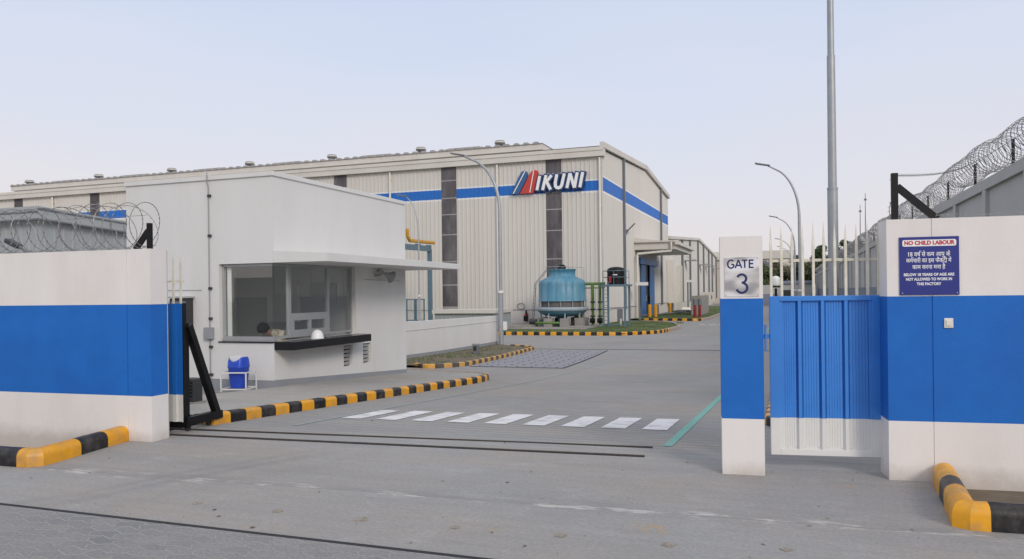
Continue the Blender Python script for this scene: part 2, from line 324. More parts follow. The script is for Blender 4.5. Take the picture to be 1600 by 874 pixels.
class MB:
    def __init__(s, mx=None): s.v = []; s.f = []; s.mi = []; s.mx = mx; s.sm = []
    def add(s, vs, fs, mi=0, sm=False):
        n = len(s.v)
        for p in vs:
            p = Vector(p); s.v.append(s.mx @ p if s.mx else p)
        for f in fs: s.f.append([n + i for i in f]); s.mi.append(mi); s.sm.append(sm)
        return s
    def box(s, x0, x1, y0, y1, z0, z1, mi=0):
        v = [(x, y, z) for z in (z0, z1) for y in (y0, y1) for x in (x0, x1)]
        return s.add(v, [(0, 2, 3, 1), (4, 5, 7, 6), (0, 1, 5, 4), (2, 6, 7, 3), (0, 4, 6, 2), (1, 3, 7, 5)], mi)
    def bar(s, p0, p1, w, h, mi=0, upv=(0, 0, 1)):
        p0 = Vector(p0); p1 = Vector(p1); d = (p1 - p0).normalized(); u = Vector(upv)
        if abs(d.dot(u)) > .98: u = Vector((0, 1, 0))
        a = d.cross(u).normalized() * w / 2; c = a.cross(d).normalized() * h / 2
        v = [p + sa * a + sc * c for p in (p0, p1) for sa, sc in ((-1, -1), (1, -1), (1, 1), (-1, 1))]
        return s.add(v, [(0, 3, 2, 1), (4, 5, 6, 7), (0, 1, 5, 4), (1, 2, 6, 5), (2, 3, 7, 6), (3, 0, 4, 7)], mi)
    def tube(s, pts, r, n=8, mi=0, cap=True, closed=False):
        pts = [Vector(p) for p in pts]; k = len(pts); rs = r if isinstance(r, (list, tuple)) else [r] * k
        vs = []; prev = None
        for i, p in enumerate(pts):
            if closed: d = pts[(i + 1) % k] - pts[i - 1]
            elif i == 0: d = pts[1] - p
            elif i == k - 1: d = p - pts[i - 1]
            else: d = pts[i + 1] - pts[i - 1]
            d.normalize()
            if prev is None:
                a = d.orthogonal().normalized()
            else:
                a = (prev - d * prev.dot(d)).normalized()
            prev = a; b_ = d.cross(a)
            for j in range(n):
                t_ = 2 * math.pi * j / n; vs.append(p + (a * math.cos(t_) + b_ * math.sin(t_)) * rs[i])
        fs = []
        for i in range(k if closed else k - 1):
            for j in range(n):
                i2 = (i + 1) % k
                fs.append((i * n + j, i * n + (j + 1) % n, i2 * n + (j + 1) % n, i2 * n + j))
        s.add(vs, fs, mi, n > 5)
        if cap and not closed:
            s.add(vs[:n], [tuple(range(n))[::-1]], mi); s.add(vs[-n:], [tuple(range(n))], mi)
        return s
    def lathe(s, prof, c, n=24, mi=0, sm=True, flute=None):
        vs = []
        for r, z in prof:
            for j in range(n):
                a = 2 * math.pi * j / n; rr = r * (flute(j) if flute else 1)
                vs.append((c[0] + rr * math.cos(a), c[1] + rr * math.sin(a), c[2] + z))
        fs = [(i * n + j, i * n + (j + 1) % n, (i + 1) * n + (j + 1) % n, (i + 1) * n + j) for i in range(len(prof) - 1) for j in range(n)]
        return s.add(vs, fs, mi, sm)
    def prism(s, poly, y0, y1, mi=0):      # polygon in x,z extruded in y
        n = len(poly); v = [(x, y0, z) for x, z in poly] + [(x, y1, z) for x, z in poly]
        fs = [tuple(range(n)), tuple(range(2 * n - 1, n - 1, -1))] + [(i, i + n, (i + 1) % n + n, (i + 1) % n) for i in range(n)]
        return s.add(v, fs, mi)
    def prismz(s, poly, z0, z1, mi=0):      # polygon in x,y extruded in z
        n = len(poly); v = [(x, y, z0) for x, y in poly] + [(x, y, z1) for x, y in poly]
        fs = [tuple(range(n - 1, -1, -1)), tuple(range(n, 2 * n))] + [(i, (i + 1) % n, (i + 1) % n + n, i + n) for i in range(n)]
        return s.add(v, fs, mi)
    def build(s, name, mats, parent=None, label=None, cat=None, group=None, kind=None, bevel=0, origin=None, recalc=False, merge=False):
        if not isinstance(mats, (list, tuple)): mats = [mats]
        if parent is not None: o0 = parent['_w']; o0 = Vector(o0)
        elif kind == 'structure' or origin == 'zero': o0 = Vector((0, 0, 0))
        elif origin is not None: o0 = Vector(origin)
        else:
            xs = [p.x for p in s.v]; ys = [p.y for p in s.v]; o0 = Vector(((min(xs) + max(xs)) / 2, (min(ys) + max(ys)) / 2, min(p.z for p in s.v)))
        me = bpy.data.meshes.new(name); me.from_pydata([tuple(p - o0) for p in s.v], [], s.f)
        for k in mats: me.materials.append(M[k] if isinstance(k, str) else k)
        me.polygons.foreach_set('material_index', s.mi); me.polygons.foreach_set('use_smooth', s.sm)
        if recalc or merge:
            bm = bmesh.new(); bm.from_mesh(me)
            if merge: bmesh.ops.remove_doubles(bm, verts=bm.verts, dist=.0005)
            bmesh.ops.recalc_face_normals(bm, faces=bm.faces); bm.to_mesh(me); bm.free()
        me.update()
        o = bpy.data.objects.new(name, me); COL.objects.link(o)
        if parent is not None:
            o.parent = parent; o.location = (0, 0, 0)
        else: o.location = o0
        o['_w'] = tuple(o0)
        if label: o['label'] = label
        if cat: o['category'] = cat
        if group: o['group'] = group
        if kind: o['kind'] = kind
        if bevel:
            md = o.modifiers.new('bevel', 'BEVEL'); md.width = bevel; md.segments = 2; md.limit_method = 'ANGLE'; md.angle_limit = R(50)
        return o
def thing(name, loc, label, cat, group=None):
    o = bpy.data.objects.new(name, None); COL.objects.link(o); o.location = loc; o.empty_display_size = .2
    o['_w'] = tuple(loc); o['label'] = label; o['category'] = cat
    if group: o['group'] = group
    return o
def kids(o): return [c for c in bpy.data.objects if c.parent == o]
def dup(o, delta, label=None, parent=None):
    c = o.copy(); COL.objects.link(c)
    if parent is None: c.location = Vector(o.location) + Vector(delta); c['label'] = label
    else: c.parent = parent
    for ch in kids(o): dup(ch, delta, parent=c)
    return c

def grid_wall(mb, us, zs, solid, matf, depth, zt=None):
    """wall in local x (along), z (up), thickness depth along +y; cells only where solid(i,j)"""
    nu, nz_ = len(us) - 1, len(zs) - 1
    S_ = lambda i, j: 0 <= i < nu and 0 <= j < nz_ and solid((us[i] + us[i + 1]) / 2, (zs[j] + zs[j + 1]) / 2)
    for i in range(nu):
        for j in range(nz_):
            if not S_(i, j): continue
            x0, x1, z0, z1 = us[i], us[i + 1], zs[j], zs[j + 1]; k = matf((z0 + z1) / 2)
            mb.add([(x0, 0, z0), (x1, 0, z0), (x1, 0, z1), (x0, 0, z1)], [(0, 1, 2, 3)], k)
            mb.add([(x0, depth, z0), (x1, depth, z0), (x1, depth, z1), (x0, depth, z1)], [(3, 2, 1, 0)], k)
            if not S_(i - 1, j): mb.add([(x0, 0, z0), (x0, depth, z0), (x0, depth, z1), (x0, 0, z1)], [(3, 2, 1, 0)], k)
            if not S_(i + 1, j): mb.add([(x1, 0, z0), (x1, depth, z0), (x1, depth, z1), (x1, 0, z1)], [(0, 1, 2, 3)], k)
            if not S_(i, j - 1): mb.add([(x0, 0, z0), (x1, 0, z0), (x1, depth, z0), (x0, depth, z0)], [(3, 2, 1, 0)], k)
            if not S_(i, j + 1): mb.add([(x0, 0, z1), (x1, 0, z1), (x1, depth, z1), (x0, depth, z1)], [(0, 1, 2, 3)], k)
    return mb

def clad(mb, x0, x1, rows, pitch=.33, d=.045, top=None, rib=.09):
    """ribbed sheet in local x,z facing -y; rows = [(z0,z1,mi)]; top(x) clips"""
    xs = []
    n = max(1, int(round((x1 - x0) / pitch))); p = (x1 - x0) / n
    for i in range(n):
        a = x0 + i * p
        for dx, y in ((0, 0), (p * .5 - rib * .5, 0), (p * .5 - rib * .28, -d), (p * .5 + rib * .28, -d), (p * .5 + rib * .5, 0)): xs.append((a + dx, y))
    xs.append((x1, 0))
    for z0, z1, mi in rows:
        for (xa, ya), (xb, yb) in zip(xs, xs[1:]):
            za = min(z1, top(xa)) if top else z1; zb = min(z1, top(xb)) if top else z1
            if za <= z0 + .001 and zb <= z0 + .001: continue
            za = max(za, z0); zb = max(zb, z0)
            mb.add([(xa, ya, z0), (xb, yb, z0), (xb, yb, zb), (xa, ya, za)], [(0, 1, 2, 3)], mi)
    return mb

def text_into(mb, body, size, pos, mxl, mi=0, align='CENTER', bold=0.0, ext=.001, xs=1.0, slant=0.0):
    c = bpy.data.curves.new('t', 'FONT'); c.body = body; c.size = size; c.align_x = align; c.offset = bold; c.extrude = ext; c.resolution_u = 4; c.shear = slant
    o = bpy.data.objects.new('t', c); COL.objects.link(o)
    bpy.context.view_layer.update()
    dg = bpy.context.evaluated_depsgraph_get(); me = bpy.data.meshes.new_from_object(o.evaluated_get(dg))
    vs = [mxl @ Vector((pos[0] + v.co.x * xs, -v.co.z, pos[1] + v.co.y)) for v in me.vertices]
    wmin = min([v.co.x for v in me.vertices], default=0) * xs; wmax = max([v.co.x for v in me.vertices], default=0) * xs
    sv, mb.mx = mb.mx, None
    mb.add(vs, [tuple(p.vertices) for p in me.polygons], mi); mb.mx = sv
    bpy.data.objects.remove(o); bpy.data.meshes.remove(me)
    return wmin, wmax

def ribbon(mb, pts, w, y0, y1, mi=0, closed=False):
    """flat stroke in x,z with mitred joints, extruded y0..y1"""
    pts = [Vector((p[0], p[1])) for p in pts]; L = []; Rr = []
    for i, p in enumerate(pts):
        a = (p - pts[i - 1]).normalized() if i > 0 else (pts[1] - p).normalized()
        b_ = (pts[i + 1] - p).normalized() if i < len(pts) - 1 else a
        n = Vector((-(a.y + b_.y), a.x + b_.x)).normalized(); na = Vector((-a.y, a.x)); k = 1 / max(.4, n.dot(na))
        L.append(p + n * w / 2 * k); Rr.append(p - n * w / 2 * k)
    for i in range(len(pts) - 1):
        mb.prism([tuple(L[i]), tuple(Rr[i]), tuple(Rr[i + 1]), tuple(L[i + 1])], y0, y1, mi)
def arc(cx, cz, rx, rz, a0, a1, n=12): return [(cx + rx * math.cos(R(a0 + (a1 - a0) * i / n)), cz + rz * math.sin(R(a0 + (a1 - a0) * i / n))) for i in range(n + 1)]

# ------------------------------------------------------------------ ground
def sheet(name, x0, x1, y0, y1, dz, matn, step=2.0, xn=1, label=None):
    mb = MB(); ys = [y0]; y = y0
    while y < y1 - 1e-6:
        y = min(y1, y + (step if y < 34 else 40)); ys.append(y)
    if y0 < 8 < y1 and 8 not in ys: ys.append(8.0)
    ys = sorted(set(ys))
    for a, b_ in zip(ys, ys[1:]):
        mb.add([(x0, a, zg(a) + dz), (x1, a, zg(a) + dz), (x1, b_, zg(b_) + dz), (x0, b_, zg(b_) + dz)], [(0, 1, 2, 3)])
    return mb.build(name, matn, kind='structure')
sheet('ground', -400, 400, -200, 900, -.32, 'far_ground', 2.0)
mb = MB()
mb.add([(-40, 4.44, 0), (30, 4.44, 0), (30, 5.44, 0), (-40, 5.44, 0)], [(0, 1, 2, 3)])
mb.add([(-7.05, 5.44, 0), (30, 5.44, 0), (30, 5.98, 0), (-7.05, 5.98, 0)], [(0, 1, 2, 3)])
mb.add([(-7.15, 5.98, 0), (1.15, 5.98, 0), (1.15, 6.8, 0), (-7.15, 6.8, 0)], [(0, 1, 2, 3)])
ys_ = [6.8, 8.0] + [9.0 + k for k in range(24)] + [36, 60, 100, 170]
for a, b_ in zip(ys_, ys_[1:]):
    xa = -90 if a > 6.9 else -7.2; xb = 4.0 if a > 6.9 else 1.2
    mb.add([(xa, a, zg(a)), (xb, a, zg(a)), (xb, b_, zg(b_)), (xa, b_, zg(b_))], [(0, 1, 2, 3)])
mb.build('road', 'drive', kind='structure')
sheet('street', -40, 30, -30, 4.40, 0.0, 'pavers')
mb = MB(); mb.box(-40, 30, 4.40, 4.44, -.02, .002); mb.build('drain_channel', 'slot', kind='structure')

# long drain across the drive
mb = MB(); mb.bar((-11.9, 32.3, -.846), (3.9, 33.5, -.846), .13, .008); mb.build('drain_line', 'slot', kind='structure')
# paved patch with a dark frame
pp = [(-9.74, 22.98), (-6.64, 23.06), (-7.25, 32.0), (-10.35, 31.9)]
mb = MB()
for i in range(9):
    t0, t1 = i / 9, (i + 1) / 9
    def PT(s_, t_):
        xa = pp[0][0] + (pp[3][0] - pp[0][0]) * t_; xb = pp[1][0] + (pp[2][0] - pp[1][0]) * t_; y = 22.98 + 9 * t_; return (xa + (xb - xa) * s_, y, zg(y) + .006)
    mb.add([PT(0, t0), PT(1, t0), PT(1, t1), PT(0, t1)], [(0, 1, 2, 3)])
for i in range(12):
    for j in range(7):
        x, y, z = PT((j + .5 + random.uniform(-.1, .1)) / 7, (i + .5) / 12); mb.box(x - .022, x + .022, y - .05, y + .05, z - .004, z + .008, 1)
mb.build('paved_patch', ['patch', 'slot'], kind='structure')
mb = MB()
for a, b_ in ((0, 1), (1, 2)):
    for k in range(6):
        P0 = Vector(pp[a]).lerp(Vector(pp[b_]), k / 6); P1 = Vector(pp[a]).lerp(Vector(pp[b_]), (k + 1) / 6)
        mb.bar((P0.x, P0.y, zg(P0.y) + .008), (P1.x, P1.y, zg(P1.y) + .008), .06, .01)
mb.build('paving_edge', 'slot', kind='structure')
# zebra crossing
mb = MB()
for i in range(9):
    x = -5.90 + i * .518; ya = 9.27 + i * .046; yb = 10.48 + i * .058
    xb = x + .02 + (9 - i) * 0.0
    mb.add([(x, ya, zg(ya) + .006), (x + .31, ya + .01, zg(ya) + .006), (x + .30, yb, zg(yb) + .006), (x - .01, yb - .02, zg(yb) + .006)], [(0, 1, 2, 3)])
mb.build('zebra_crossing', 'zebra', kind='structure')
mb = MB()
ys = [8.3 + i * .8 for i in range(0, 60)]
for a, b_ in zip(ys, ys[1:]): mb.add([(-1.29, a, zg(a) + .005), (-1.19, a, zg(a) + .005), (-1.19, b_, zg(b_) + .005), (-1.29, b_, zg(b_) + .005)], [(0, 1, 2, 3)])
mb.build('green_line', 'green_line', kind='structure')
M['green_faint'] = mat('green_marking_worn', (.285, .335, .325), .85, .06, 10, dirt=(.325, .325, .325), dirt_amt=1.0, dscale=1.3)
mb = MB()
for a, b_ in zip(ys[:30], ys[1:31]): mb.add([(-6.01, a, zg(a) + .005), (-5.94, a, zg(a) + .005), (-5.94, b_, zg(b_) + .005), (-6.01, b_, zg(b_) + .005)], [(0, 1, 2, 3)])
for i in range(6): x = -5.9 + i * .6; mb.box(x, x + .35, 57.2, 57.5, -.849, -.845)
mb.build('faint_line', 'green_faint', kind='structure')
mb = MB()
for i in range(6): x = -6.2 + i * .7; mb.box(x, x + .45, 57.6, 58.0, -.849, -.843)
mb.build('lane_dashes', 'zebra', kind='structure')
# filled core holes in the apron
mb = MB()
for i, (x, y) in enumerate(((-4.46, 4.91), (-3.7, 4.92), (-2.97, 4.92), (-2.23, 4.95), (-1.47, 5.0), (-.75, 5.03), (-.03, 5.16))):
    r0 = .035 + .006 * (i % 3)
    mb.prismz([(x + r0 * (1 + .2 * math.sin(k * 2.3 + i)) * math.cos(k * .5236), y + r0 * (1 + .2 * math.sin(k * 2.3 + i)) * math.sin(k * .5236)) for k in range(12)], -.01, .006)
mb.build('filled_core_hole', 'corehole', kind='structure')

# dry leaves and grit scattered on the concrete
mb = MB()
for _ in range(260):
    x = random.uniform(-8, 3); y = 4.5 + random.random() ** 1.6 * 6; z = zg(y) + .004; s_ = random.choice((.006, .008, .010, .02)) * random.uniform(.6, 1.3); a = random.uniform(0, 6.28)
    if y < 6.9 and (x < -7 or x > 1.0): continue
    u = Vector((math.cos(a), math.sin(a), 0)) * s_; v_ = Vector((-math.sin(a), math.cos(a), 0)) * s_ * .45; p = Vector((x, y, z))
    mb.add([p - u, p - v_ + Vector((0, 0, s_ * .3)), p + u, p + v_ + Vector((0, 0, s_ * .2))], [(0, 1, 2, 3)], random.choice((0, 0, 1)))
mb.build('grit', ['corehole', 'bark'], kind='stuff', origin='zero', label='dry leaf scraps and grit scattered over the concrete apron')

# ------------------------------------------------------------------ kerbs
def smooth(pts, r, n=6):
    out_ = [Vector(pts[0])]
    for i in range(1, len(pts) - 1):
        p = Vector(pts[i]); a = (Vector(pts[i - 1]) - p); c_ = (Vector(pts[i + 1]) - p); rr = min(r, a.length * .45, c_.length * .45)
        A = p + a.normalized() * rr; C = p + c_.normalized() * rr
        for k in range(n + 1):
            t_ = k / n; out_.append(A * (1 - t_) ** 2 + p * 2 * t_ * (1 - t_) + C * t_ ** 2)
    out_.append(Vector(pts[-1])); return out_
def kerb(name, pts, h=.14, wd=.16, seg=.32, mats=('kyel', 'kblack'), r=.4, z0=None, start=0, plain_after=None, rnd=.035, segs=None):
    path = smooth(pts, r); cum = [0]
    for a, b_ in zip(path, path[1:]): cum.append(cum[-1] + (b_ - a).length)
    total = cum[-1]; bounds = [0]
    for q in (segs or []): bounds.append(bounds[-1] + q)
    rest = total - bounds[-1]; k_ = max(1, int(round(rest / seg)))
    for q in range(k_): bounds.append(bounds[-1] + rest / k_)
    nseg = len(bounds) - 1
    def at_(s_):
        s_ = min(max(s_, 0), total)
        for i in range(len(cum) - 1):
            if s_ <= cum[i + 1] + 1e-9:
                t_ = (s_ - cum[i]) / max(1e-9, cum[i + 1] - cum[i]); return path[i].lerp(path[i + 1], t_), (path[i + 1] - path[i]).normalized()
        return path[-1], (path[-1] - path[-2]).normalized()
    prof = [(-wd / 2, -.05)] + [(-wd / 2 + rnd - rnd * math.cos(R(q)), h - rnd + rnd * math.sin(R(q))) for q in (0, 22, 45, 68, 90)]
    prof = prof + [(-u, z) for u, z in prof[::-1]]
    mb = MB(); K = len(prof); ph = random.uniform(0, 50)
    def ring(s_, shrink=0):
        p, _ = at_(s_); _, d0 = at_(s_ - .05); _, d1 = at_(s_ + .05); d = (d0 + d1).normalized(); n = Vector((d.y, -d.x))
        k = 1 / max(.6, d.dot(d1)); out2 = []
        for q, (u, z) in enumerate(prof):
            j1 = noise.noise(Vector((p.x * 9 + ph, p.y * 9, q * .7))) * .004
            out2.append((p.x + n.x * (u * (1 - shrink) * k + j1), p.y + n.y * (u * (1 - shrink) * k + j1), (zg(p.y) if z0 is None else z0) + (z * (1 - shrink * .5) + j1 if z > 0 else z)))
        return out2
    for i in range(nseg):
        a, b_ = bounds[i], bounds[i + 1]; mi = (i + start) % 2
        if plain_after is not None and i >= plain_after: mi = 2
        ss = [a + (b_ - a) * q / 8 for q in range(9)]
        rings = [ring(x) for x in ss]
        for r0, r1 in zip(rings, rings[1:]): mb.add(r0 + r1, [(k, k + 1, K + k + 1, K + k) for k in range(K - 1)], mi, True)
        if i == 0: mb.add(rings[0], [tuple(range(K))], mi)
        if i == nseg - 1: mb.add(rings[-1], [tuple(range(K))[::-1]], mi)
    return mb.build(name, [mats[0], mats[1], 'kconc'], kind='structure', recalc=True)
kerb('kerb', [(-7.04, 7.97), (-7.04, 17.4), (-7.5, 18.9), (-10.2, 19.5)], .15, .17, .315, r=1.2, rnd=.05, plain_after=32)
kerb('kerb', [(-11.3, 22.2), (-10.6, 21.6), (-10.0, 22.8), (-10.6, 32.4), (-12.0, 33.2)], .14, .16, .33, ('kyeld', 'kblackd'), r=.6, start=0)
kerb('kerb', [(-16.8, 42.75), (-8.9, 43.1), (-7.2, 45.5), (-6.8, 52), (-8.2, 58.3), (-11.2, 61.6)], .2, .2, .34, r=1.6, start=1, plain_after=38)
kerb('kerb', [(-11.6, 65.6), (-7.0, 64.6), (-6.5, 68), (-6.6, 84), (-6.8, 120)], .2, .2, .42, r=.8, plain_after=13)
kerb('kerb', [(-.24, 60), (-.24, 10.6), (.4, 10.3), (3.9, 10.3)], .13, .16, .33, r=.3, start=0)
kerb('kerb', [(-7.27, 6.85), (-7.01, 5.54), (-9.6, 5.42)], .17, .185, .34, r=.10, rnd=.075, segs=[.40, .42, .62])
kerb('kerb', [(1.215, 7.30), (1.13, 6.03), (4.2, 6.22)], .18, .165, .5, r=.06, z0=0, rnd=.08, segs=[.46, .30, .62, .62])
# planter beds behind the two front kerbs
MB().box(-12, -7.2, 5.5, 6.9, -.5, -.2).build('soil_bed', 'dirtg', kind='structure')
MB().box(1.16, 4.2, 6.05, 7.8, -.5, -.05).build('soil_bed', 'dirtg', kind='structure')

def island(name, poly, dz, matn, nx=1):
    bm = bmesh.new(); vs = [bm.verts.new((x, y, 0)) for x, y in poly]; bm.faces.new(vs)
    for yy in range(8, 34, 1):
        g = bm.verts[:] + bm.edges[:] + bm.faces[:]
        bmesh.ops.bisect_plane(bm, geom=g, plane_co=(0, yy, 0), plane_no=(0, 1, 0))
    for xx in (-9.4, -11.2, -12.2):
        g = bm.verts[:] + bm.edges[:] + bm.faces[:]
        bmesh.ops.bisect_plane(bm, geom=g, plane_co=(xx, 0, 0), plane_no=(1, 0, 0))
    for v in bm.verts: v.co.z = zg(v.co.y) + (dz(v.co.x, v.co.y) if callable(dz) else dz)
    me = bpy.data.meshes.new(name); bm.to_mesh(me); bm.free(); me.materials.append(M[matn])
    o = bpy.data.objects.new(name, me); COL.objects.link(o); o['kind'] = 'structure'; return o
def pz(x, y): return .115 - max(0, (-9.5 - x)) * .14 * (1 if y < 14 else 0) if x > -11.7 else -.19
island('guardhouse_pavement', [(-7.1, 8.0), (-7.1, 17.3), (-7.6, 18.8), (-10.2, 19.45), (-13.6, 19.45), (-13.6, 8.0)], pz, 'pave')
island('planting_strip', [(-10.05, 22.7), (-10.65, 32.4), (-12.0, 33.2), (-13.1, 34.3), (-13.1, 19.5), (-11.4, 21.9), (-10.6, 21.7)], .08, 'dirtg')
island('grass_island', [(-40, 43.3), (-17, 42.8), (-8.9, 43.15), (-7.3, 45.5), (-6.9, 52), (-8.25, 58.2), (-11.2, 61.5), (-12.9, 61.6), (-12.9, 56), (-40, 56)], .13, 'grass')
island('grass_island', [(-7.05, 64.7), (-6.6, 68), (-6.7, 84), (-6.9, 120), (-12.9, 120), (-12.9, 65.8)], .13, 'grass')
island('verge', [(-.24, 10.4), (3.95, 10.4), (3.95, 150), (-.24, 150)], .09, 'grass')
# concrete slab under the plant equipment
MB().box(-22, -12.2, 47.5, 55.6, -.80, -.69).build('equipment_slab', 'conc', kind='structure')

# grass blades
mb = MB()
def blades(n, x0, x1, y0, y1, h, ok=lambda x, y: True):
    for _ in range(n):
        x, y = random.uniform(x0, x1), random.uniform(y0, y1)
        if not ok(x, y) or noise.noise(Vector((x * .8, y * .5, 0))) < -.1: continue
        z = zg(y) + .08; a = random.uniform(0, 6.28); hh = h * random.uniform(.5, 1.3); ww = .012 * (1 + h * 6)
        mb.add([(x - ww * math.cos(a), y - ww * math.sin(a), z), (x + ww * math.cos(a), y + ww * math.sin(a), z), (x + random.uniform(-.04, .04), y + random.uniform(-.04, .04), z + hh)], [(0, 1, 2)])
blades(1100, -13.0, -10.3, 22.2, 33, .07, lambda x, y: x < -10.2 - (y - 22.7) * .055)
blades(7000, -12.8, -7.4, 43.6, 59, .12, lambda x, y: x < -8.3 or y > 47)
blades(1500, -22, -13, 43.3, 46.5, .12)
blades(5000, -12.6, -6.9, 66, 100, .13)
blades(6000, -.1, 3.8, 10.6, 22, .12)
mb.build('grass', 'blade', kind='stuff', origin='zero', label='short patchy grass on the kerbed beds beside the driveway')

# ------------------------------------------------------------------ front walls
band = lambda lo, hi: (lambda z: 1 if lo < z < hi else 0)
FL = frame(-6.84, 6.84, 2.8)
t_ = thing('boundary_wall', (-9.5, 6.7, 0), 'white wall with broad blue band, left of the driveway, its end behind the sliding gate', 'wall')
mb = MB(FL); grid_wall(mb, [-9, -.335, -.325, 0], [-.4, .52, 1.57, 2.2], lambda x, z: not (-.335 < x < -.325), band(.52, 1.57), .26)
mb.build('wall', ['white', 'blue'], t_, merge=True)
mb = MB(FL); mb.box(-.335, -.325, .006, .25, -.2, .52, 0); mb.box(-.335, -.325, .006, .25, .52, 1.57, 1); mb.box(-.335, -.325, .006, .25, 1.57, 2.2, 0); mb.build('joint', ['white', 'blue'], t_)
MB(FL).box(-9, -.002, .2602, .275, -.2, 2.199).build('rear_render', 'bwall', t_)
MB(FL).box(-9, .0, .0, .26, 2.2, 2.206).build('coping', 'white', t_)

FR = frame(.80, 7.32, 6.0)
t_ = thing('boundary_wall', (2.5, 7.6, 0), 'white wall with blue band carrying the no child labour notice, right of the gates', 'wall')
mb = MB(FR); grid_wall(mb, [0, .345, .357, 3.35], [-.4, .51, 1.58, 2.235], lambda x, z: not (.345 < x < .357), band(.51, 1.58), .32)
mb.build('wall', ['white', 'blue'], t_, merge=True)
mb = MB(FR); mb.box(.345, .357, .006, .3, -.2, .51, 0); mb.box(.345, .357, .006, .3, .51, 1.58, 1); mb.box(.345, .357, .006, .3, 1.58, 2.235, 0); mb.build('joint', ['white', 'blue'], t_)
MB(FR).box(.002, 3.35, .3202, .33, -.2, 2.234).build('rear_render', 'bwall', t_)
MB(FR).box(0, 3.35, 0, .32, 2.235, 2.241).build('coping', 'white', t_)

FP = frame(-.575, 7.13, 6.5)
t_ = thing('gate_pillar', (-.4, 7.2, 0), 'square white and blue pillar carrying the GATE 3 plate between the two gates', 'pillar')
mb = MB(FP); grid_wall(mb, [0, .365], [-.2, .5, 1.575, 2.125], lambda x, z: True, band(.5, 1.575), .20); mb.build('pillar', ['white', 'blue'], t_, merge=True)
MB(FP).box(0, .365, 0, .20, 2.125, 2.131).build('coping', 'white', t_)

# GATE 3 plate
t_ = thing('gate_number_plate', FP @ Vector((.18, -.01, 1.58)), 'polished steel plate reading GATE 3 on the pillar', 'sign')
mb = MB(FP); mb.box(.036, .334, -.006, -.001, 1.592, 1.945); mb.build('plate', 'inox', t_, bevel=.001)
mb = MB(FP)
Y0, Y1 = -.0095, -.006; hh = .072; zt = 1.848; lw = .0135
def L(pts, x, wd, k=0): ribbon(mb, [(x + a * wd, zt + b_ * hh) for a, b_ in pts], lw, Y0 - k * .0003, Y1)
g = [(.5 + .5 * math.cos(R(a)), .5 + .5 * math.sin(R(a))) for a in range(45, 331, 15)]
L(g + [(.96, .42)], .066, .056); L([(.98, .45), (.55, .45)], .066, .056, 1)
L([(0, 0), (.5, 1)], .130, .056); L([(.5, 1), (1, 0)], .130, .056, 1); L([(.2, .33), (.8, .33)], .130, .056, 2)
L([(0, .95), (1, .95)], .188, .048); L([(.5, .9), (.5, 0)], .188, .048, 1)
L([(1, .95), (.1, .95), (.1, .05), (1, .05)], .248, .040); L([(.15, .52), (.92, .52)], .248, .040, 1)
def A3(cx, cz, r_, a0, a1): return [(cx + r_ * 1.02 * math.cos(R(a)), cz + r_ * math.sin(R(a))) for a in range(a0, a1, -12)]
up3 = A3(.185, 1.753, .037, 160, -95); lo3 = A3(.185, 1.671, .045, 88, -170)
ribbon(mb, up3, .021, Y0, Y1); ribbon(mb, lo3, .021, Y0 - .0004, Y1)
mb.build('lettering', 'navy', t_)
mb = MB(FP)
for x in (.05, .32):
    for z in (1.606, 1.932): MB(FP).tube([(x, -.003, z), (x, -.012, z)], .006, 8).build('screw', 'alu', t_)

# notice board
t_ = thing('notice_board', FR @ Vector((.33, -.01, 1.6)), 'dark blue notice reading NO CHILD LABOUR on the right wall', 'sign')
mb = MB(FR); mb.box(.098, .560, -.012, -.002, 1.590, 2.085); mb.build('board', 'nblue', t_, bevel=.002)
mb = MB(FR)
x0, x1, z0, z1, r_ = .122, .538, 2.005, 2.060, .012
poly = [(x1 - r_ + r_ * math.cos(a), z0 + r_ + r_ * math.sin(a)) for a in (-1.57, -.78, 0)] + [(x1 - r_ + r_ * math.cos(a), z1 - r_ + r_ * math.sin(a)) for a in (0, .78, 1.57)] + \
       [(x0 + r_ + r_ * math.cos(a), z1 - r_ + r_ * math.sin(a)) for a in (1.57, 2.36, 3.14)] + [(x0 + r_ + r_ * math.cos(a), z0 + r_ + r_ * math.sin(a)) for a in (3.14, 3.93, 4.71)]
mb.prism(poly, -.0135, -.012); mb.build('title_panel', 'swhite', t_)
def fitted(body, cx, z, width, size, mi, y, bold, mbx):
    tmp = MB(); a, b_ = text_into(tmp, body, size, (0, 0), I4, bold=bold)
    xs = width / (b_ - a)
    mxl = FR @ Matrix.Translation((0, y, 0)); text_into(mbx, body, size, (cx, z), mxl, mi, bold=bold, xs=xs, ext=.0006)
    return xs
mb = MB(FR)
fitted('NO CHILD LABOUR', .330, 2.0185, .390, .047, 0, -.0142, .0020, mb)
mb.build('title', 'nred', t_)
mb = MB(FR)
def deva(body, cx, z, width, size, reph=(), sub=()):
    xs = fitted(body, cx, z, width, size, 0, -.0127, .0005, mb)
    tmp = MB(); full = text_into(tmp, body, size, (0, 0), I4, align='LEFT')
    for k in reph:   # hook above letter k
        tmp = MB(); a = text_into(tmp, body[:k], size, (0, 0), I4, align='LEFT')[1]
        px_ = cx - width / 2 + a * xs - size * .06
        ribbon(mb, [(px_ + size * .20 * math.cos(R(q)) * .7, z + size * .76 + size * .12 * math.sin(R(q))) for q in (250, 200, 150, 100, 50, 0)], size * .065, -.0134, -.0124)
    for k in sub:
        tmp = MB(); a = text_into(tmp, body[:k], size, (0, 0), I4, align='LEFT')[1]
        px_ = cx - width / 2 + a * xs - size * .2
        ribbon(mb, [(px_ - size * .12, z - size * .12), (px_, z + size * .0), (px_ + size * .12, z - size * .12)], size * .06, -.0134, -.0124)
deva('18 वष से कम आयु के', .325, 1.920, .325, .052, reph=(5,))
